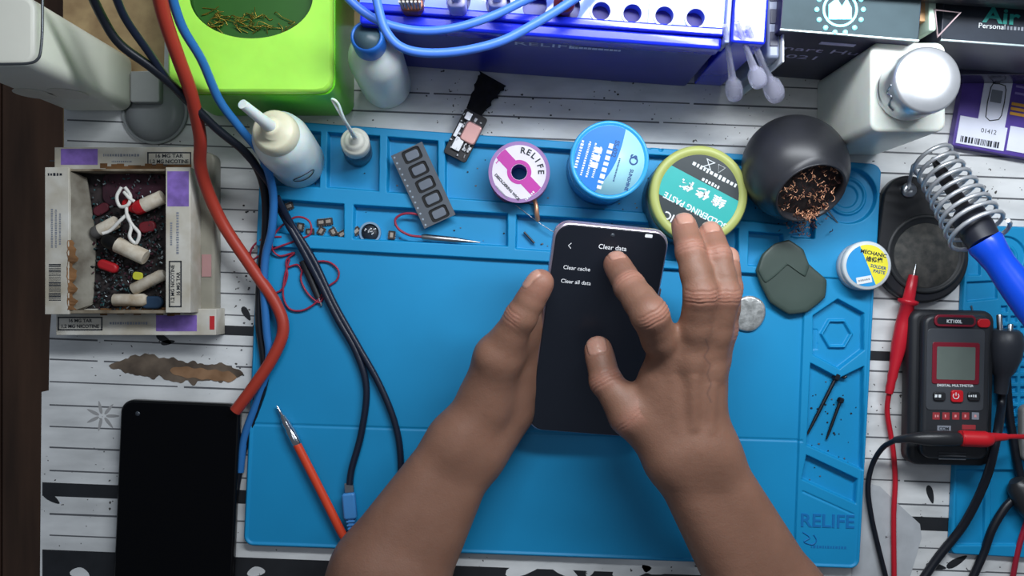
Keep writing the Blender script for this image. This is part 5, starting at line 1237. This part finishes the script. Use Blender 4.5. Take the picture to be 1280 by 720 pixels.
sk = bpy.data.materials.new('skin'); sk.use_nodes = True; nt = sk.node_tree; b = nt.nodes['Principled BSDF']
at_ = nt.nodes.new('ShaderNodeAttribute'); at_.attribute_name = 'pigment'; sp = nt.nodes.new('ShaderNodeSeparateColor'); nt.links.new(at_.outputs['Color'], sp.inputs['Color'])
tc = nt.nodes.new('ShaderNodeTexCoord'); n1 = nt.nodes.new('ShaderNodeTexNoise'); n1.inputs['Scale'].default_value = 45; n1.inputs['Detail'].default_value = 5; nt.links.new(tc.outputs['Object'], n1.inputs['Vector'])
def mixn(f, a, bcol):
    x = nt.nodes.new('ShaderNodeMix'); x.data_type = 'RGBA'
    nt.links.new(f, x.inputs['Factor'])
    if isinstance(a, tuple): x.inputs['A'].default_value = (*lin(a), 1)
    else: nt.links.new(a, x.inputs['A'])
    x.inputs['B'].default_value = (*lin(bcol), 1); return x.outputs['Result']
SK = [(122,87,70),(148,109,90)]
c = mixn(n1.outputs['Fac'], SK[0], SK[1]); c = mixn(sp.outputs['Green'], c, (180,126,108)); c = mixn(sp.outputs['Red'], c, (192,146,128)); c = mixn(sp.outputs['Blue'], c, (96,72,66))
nt.links.new(c, b.inputs['Base Color']); b.inputs['Roughness'].default_value = .5; b.inputs['Subsurface Weight'].default_value = .18; b.inputs['Subsurface Radius'].default_value = (1,.35,.2); b.inputs['Subsurface Scale'].default_value = .003; b.inputs['Specular IOR Level'].default_value = .4
n2 = nt.nodes.new('ShaderNodeTexVoronoi'); n2.inputs['Scale'].default_value = 900; nt.links.new(tc.outputs['Object'], n2.inputs['Vector'])
n3 = nt.nodes.new('ShaderNodeTexNoise'); n3.inputs['Scale'].default_value = 220; n3.inputs['Detail'].default_value = 3; nt.links.new(tc.outputs['Object'], n3.inputs['Vector'])
ad = nt.nodes.new('ShaderNodeMath'); ad.operation = 'MULTIPLY_ADD'; ad.inputs[1].default_value = .35; nt.links.new(n2.outputs['Distance'], ad.inputs[0]); nt.links.new(n3.outputs['Fac'], ad.inputs[2])
bp = nt.nodes.new('ShaderNodeBump'); bp.inputs['Strength'].default_value = .35; bp.inputs['Distance'].default_value = .0006; nt.links.new(ad.outputs[0], bp.inputs['Height']); nt.links.new(bp.outputs['Normal'], b.inputs['Normal'])
rg = nt.nodes.new('ShaderNodeMapRange'); rg.inputs['To Min'].default_value = .52; rg.inputs['To Max'].default_value = .28; nt.links.new(sp.outputs['Red'], rg.inputs['Value']); nt.links.new(rg.outputs['Result'], b.inputs['Roughness'])
me.materials.append(sk)
po = bpy.data.objects.new('person', me); C.objects.link(po); po.location = Vector(org)*MM
tag(po, 'bare forearms and hands of a person holding the phone and tapping its screen', 'person')

# ---------- light and camera
def area(name, loc, tgt, size, power, col, sy=None):
    l = bpy.data.lights.new(name, 'AREA'); l.energy = power; l.size = size*MM; l.color = col
    if sy: l.shape = 'RECTANGLE'; l.size_y = sy*MM
    o = bpy.data.objects.new(name, l); C.objects.link(o); o.location = Vector(loc)*MM
    o.rotation_euler = (Vector(tgt)-Vector(loc)).to_track_quat('-Z', 'Y').to_euler(); return o
area('desk_lamp', (165,268,410), (120,40,0), 520, 3.5, (.90,.95,1.0), 60)
area('overhead_fill', (-150,250,1500), (0,0,0), 500, 1.6, (.93,.96,1.0))  # unseen overhead light added as soft fill
w = bpy.data.worlds.new('world'); bpy.context.scene.world = w; w.use_nodes = True
w.node_tree.nodes['Background'].inputs['Color'].default_value = (.55,.65,.8,1); w.node_tree.nodes['Background'].inputs['Strength'].default_value = .16
cam = bpy.data.cameras.new('camera'); co_ = bpy.data.objects.new('camera', cam); C.objects.link(co_); co_.location = (0,0,D*MM)
cam.sensor_width = 36; cam.lens = 36*F/1280; cam.clip_start = .01; cam.clip_end = 20
bpy.context.scene.camera = co_
sc_ = bpy.context.scene; sc_.view_settings.view_transform = 'Standard'; sc_.view_settings.look = 'None'; sc_.view_settings.exposure = 0; 
for o in bpy.data.objects:
    if '_o' in o: del o['_o']
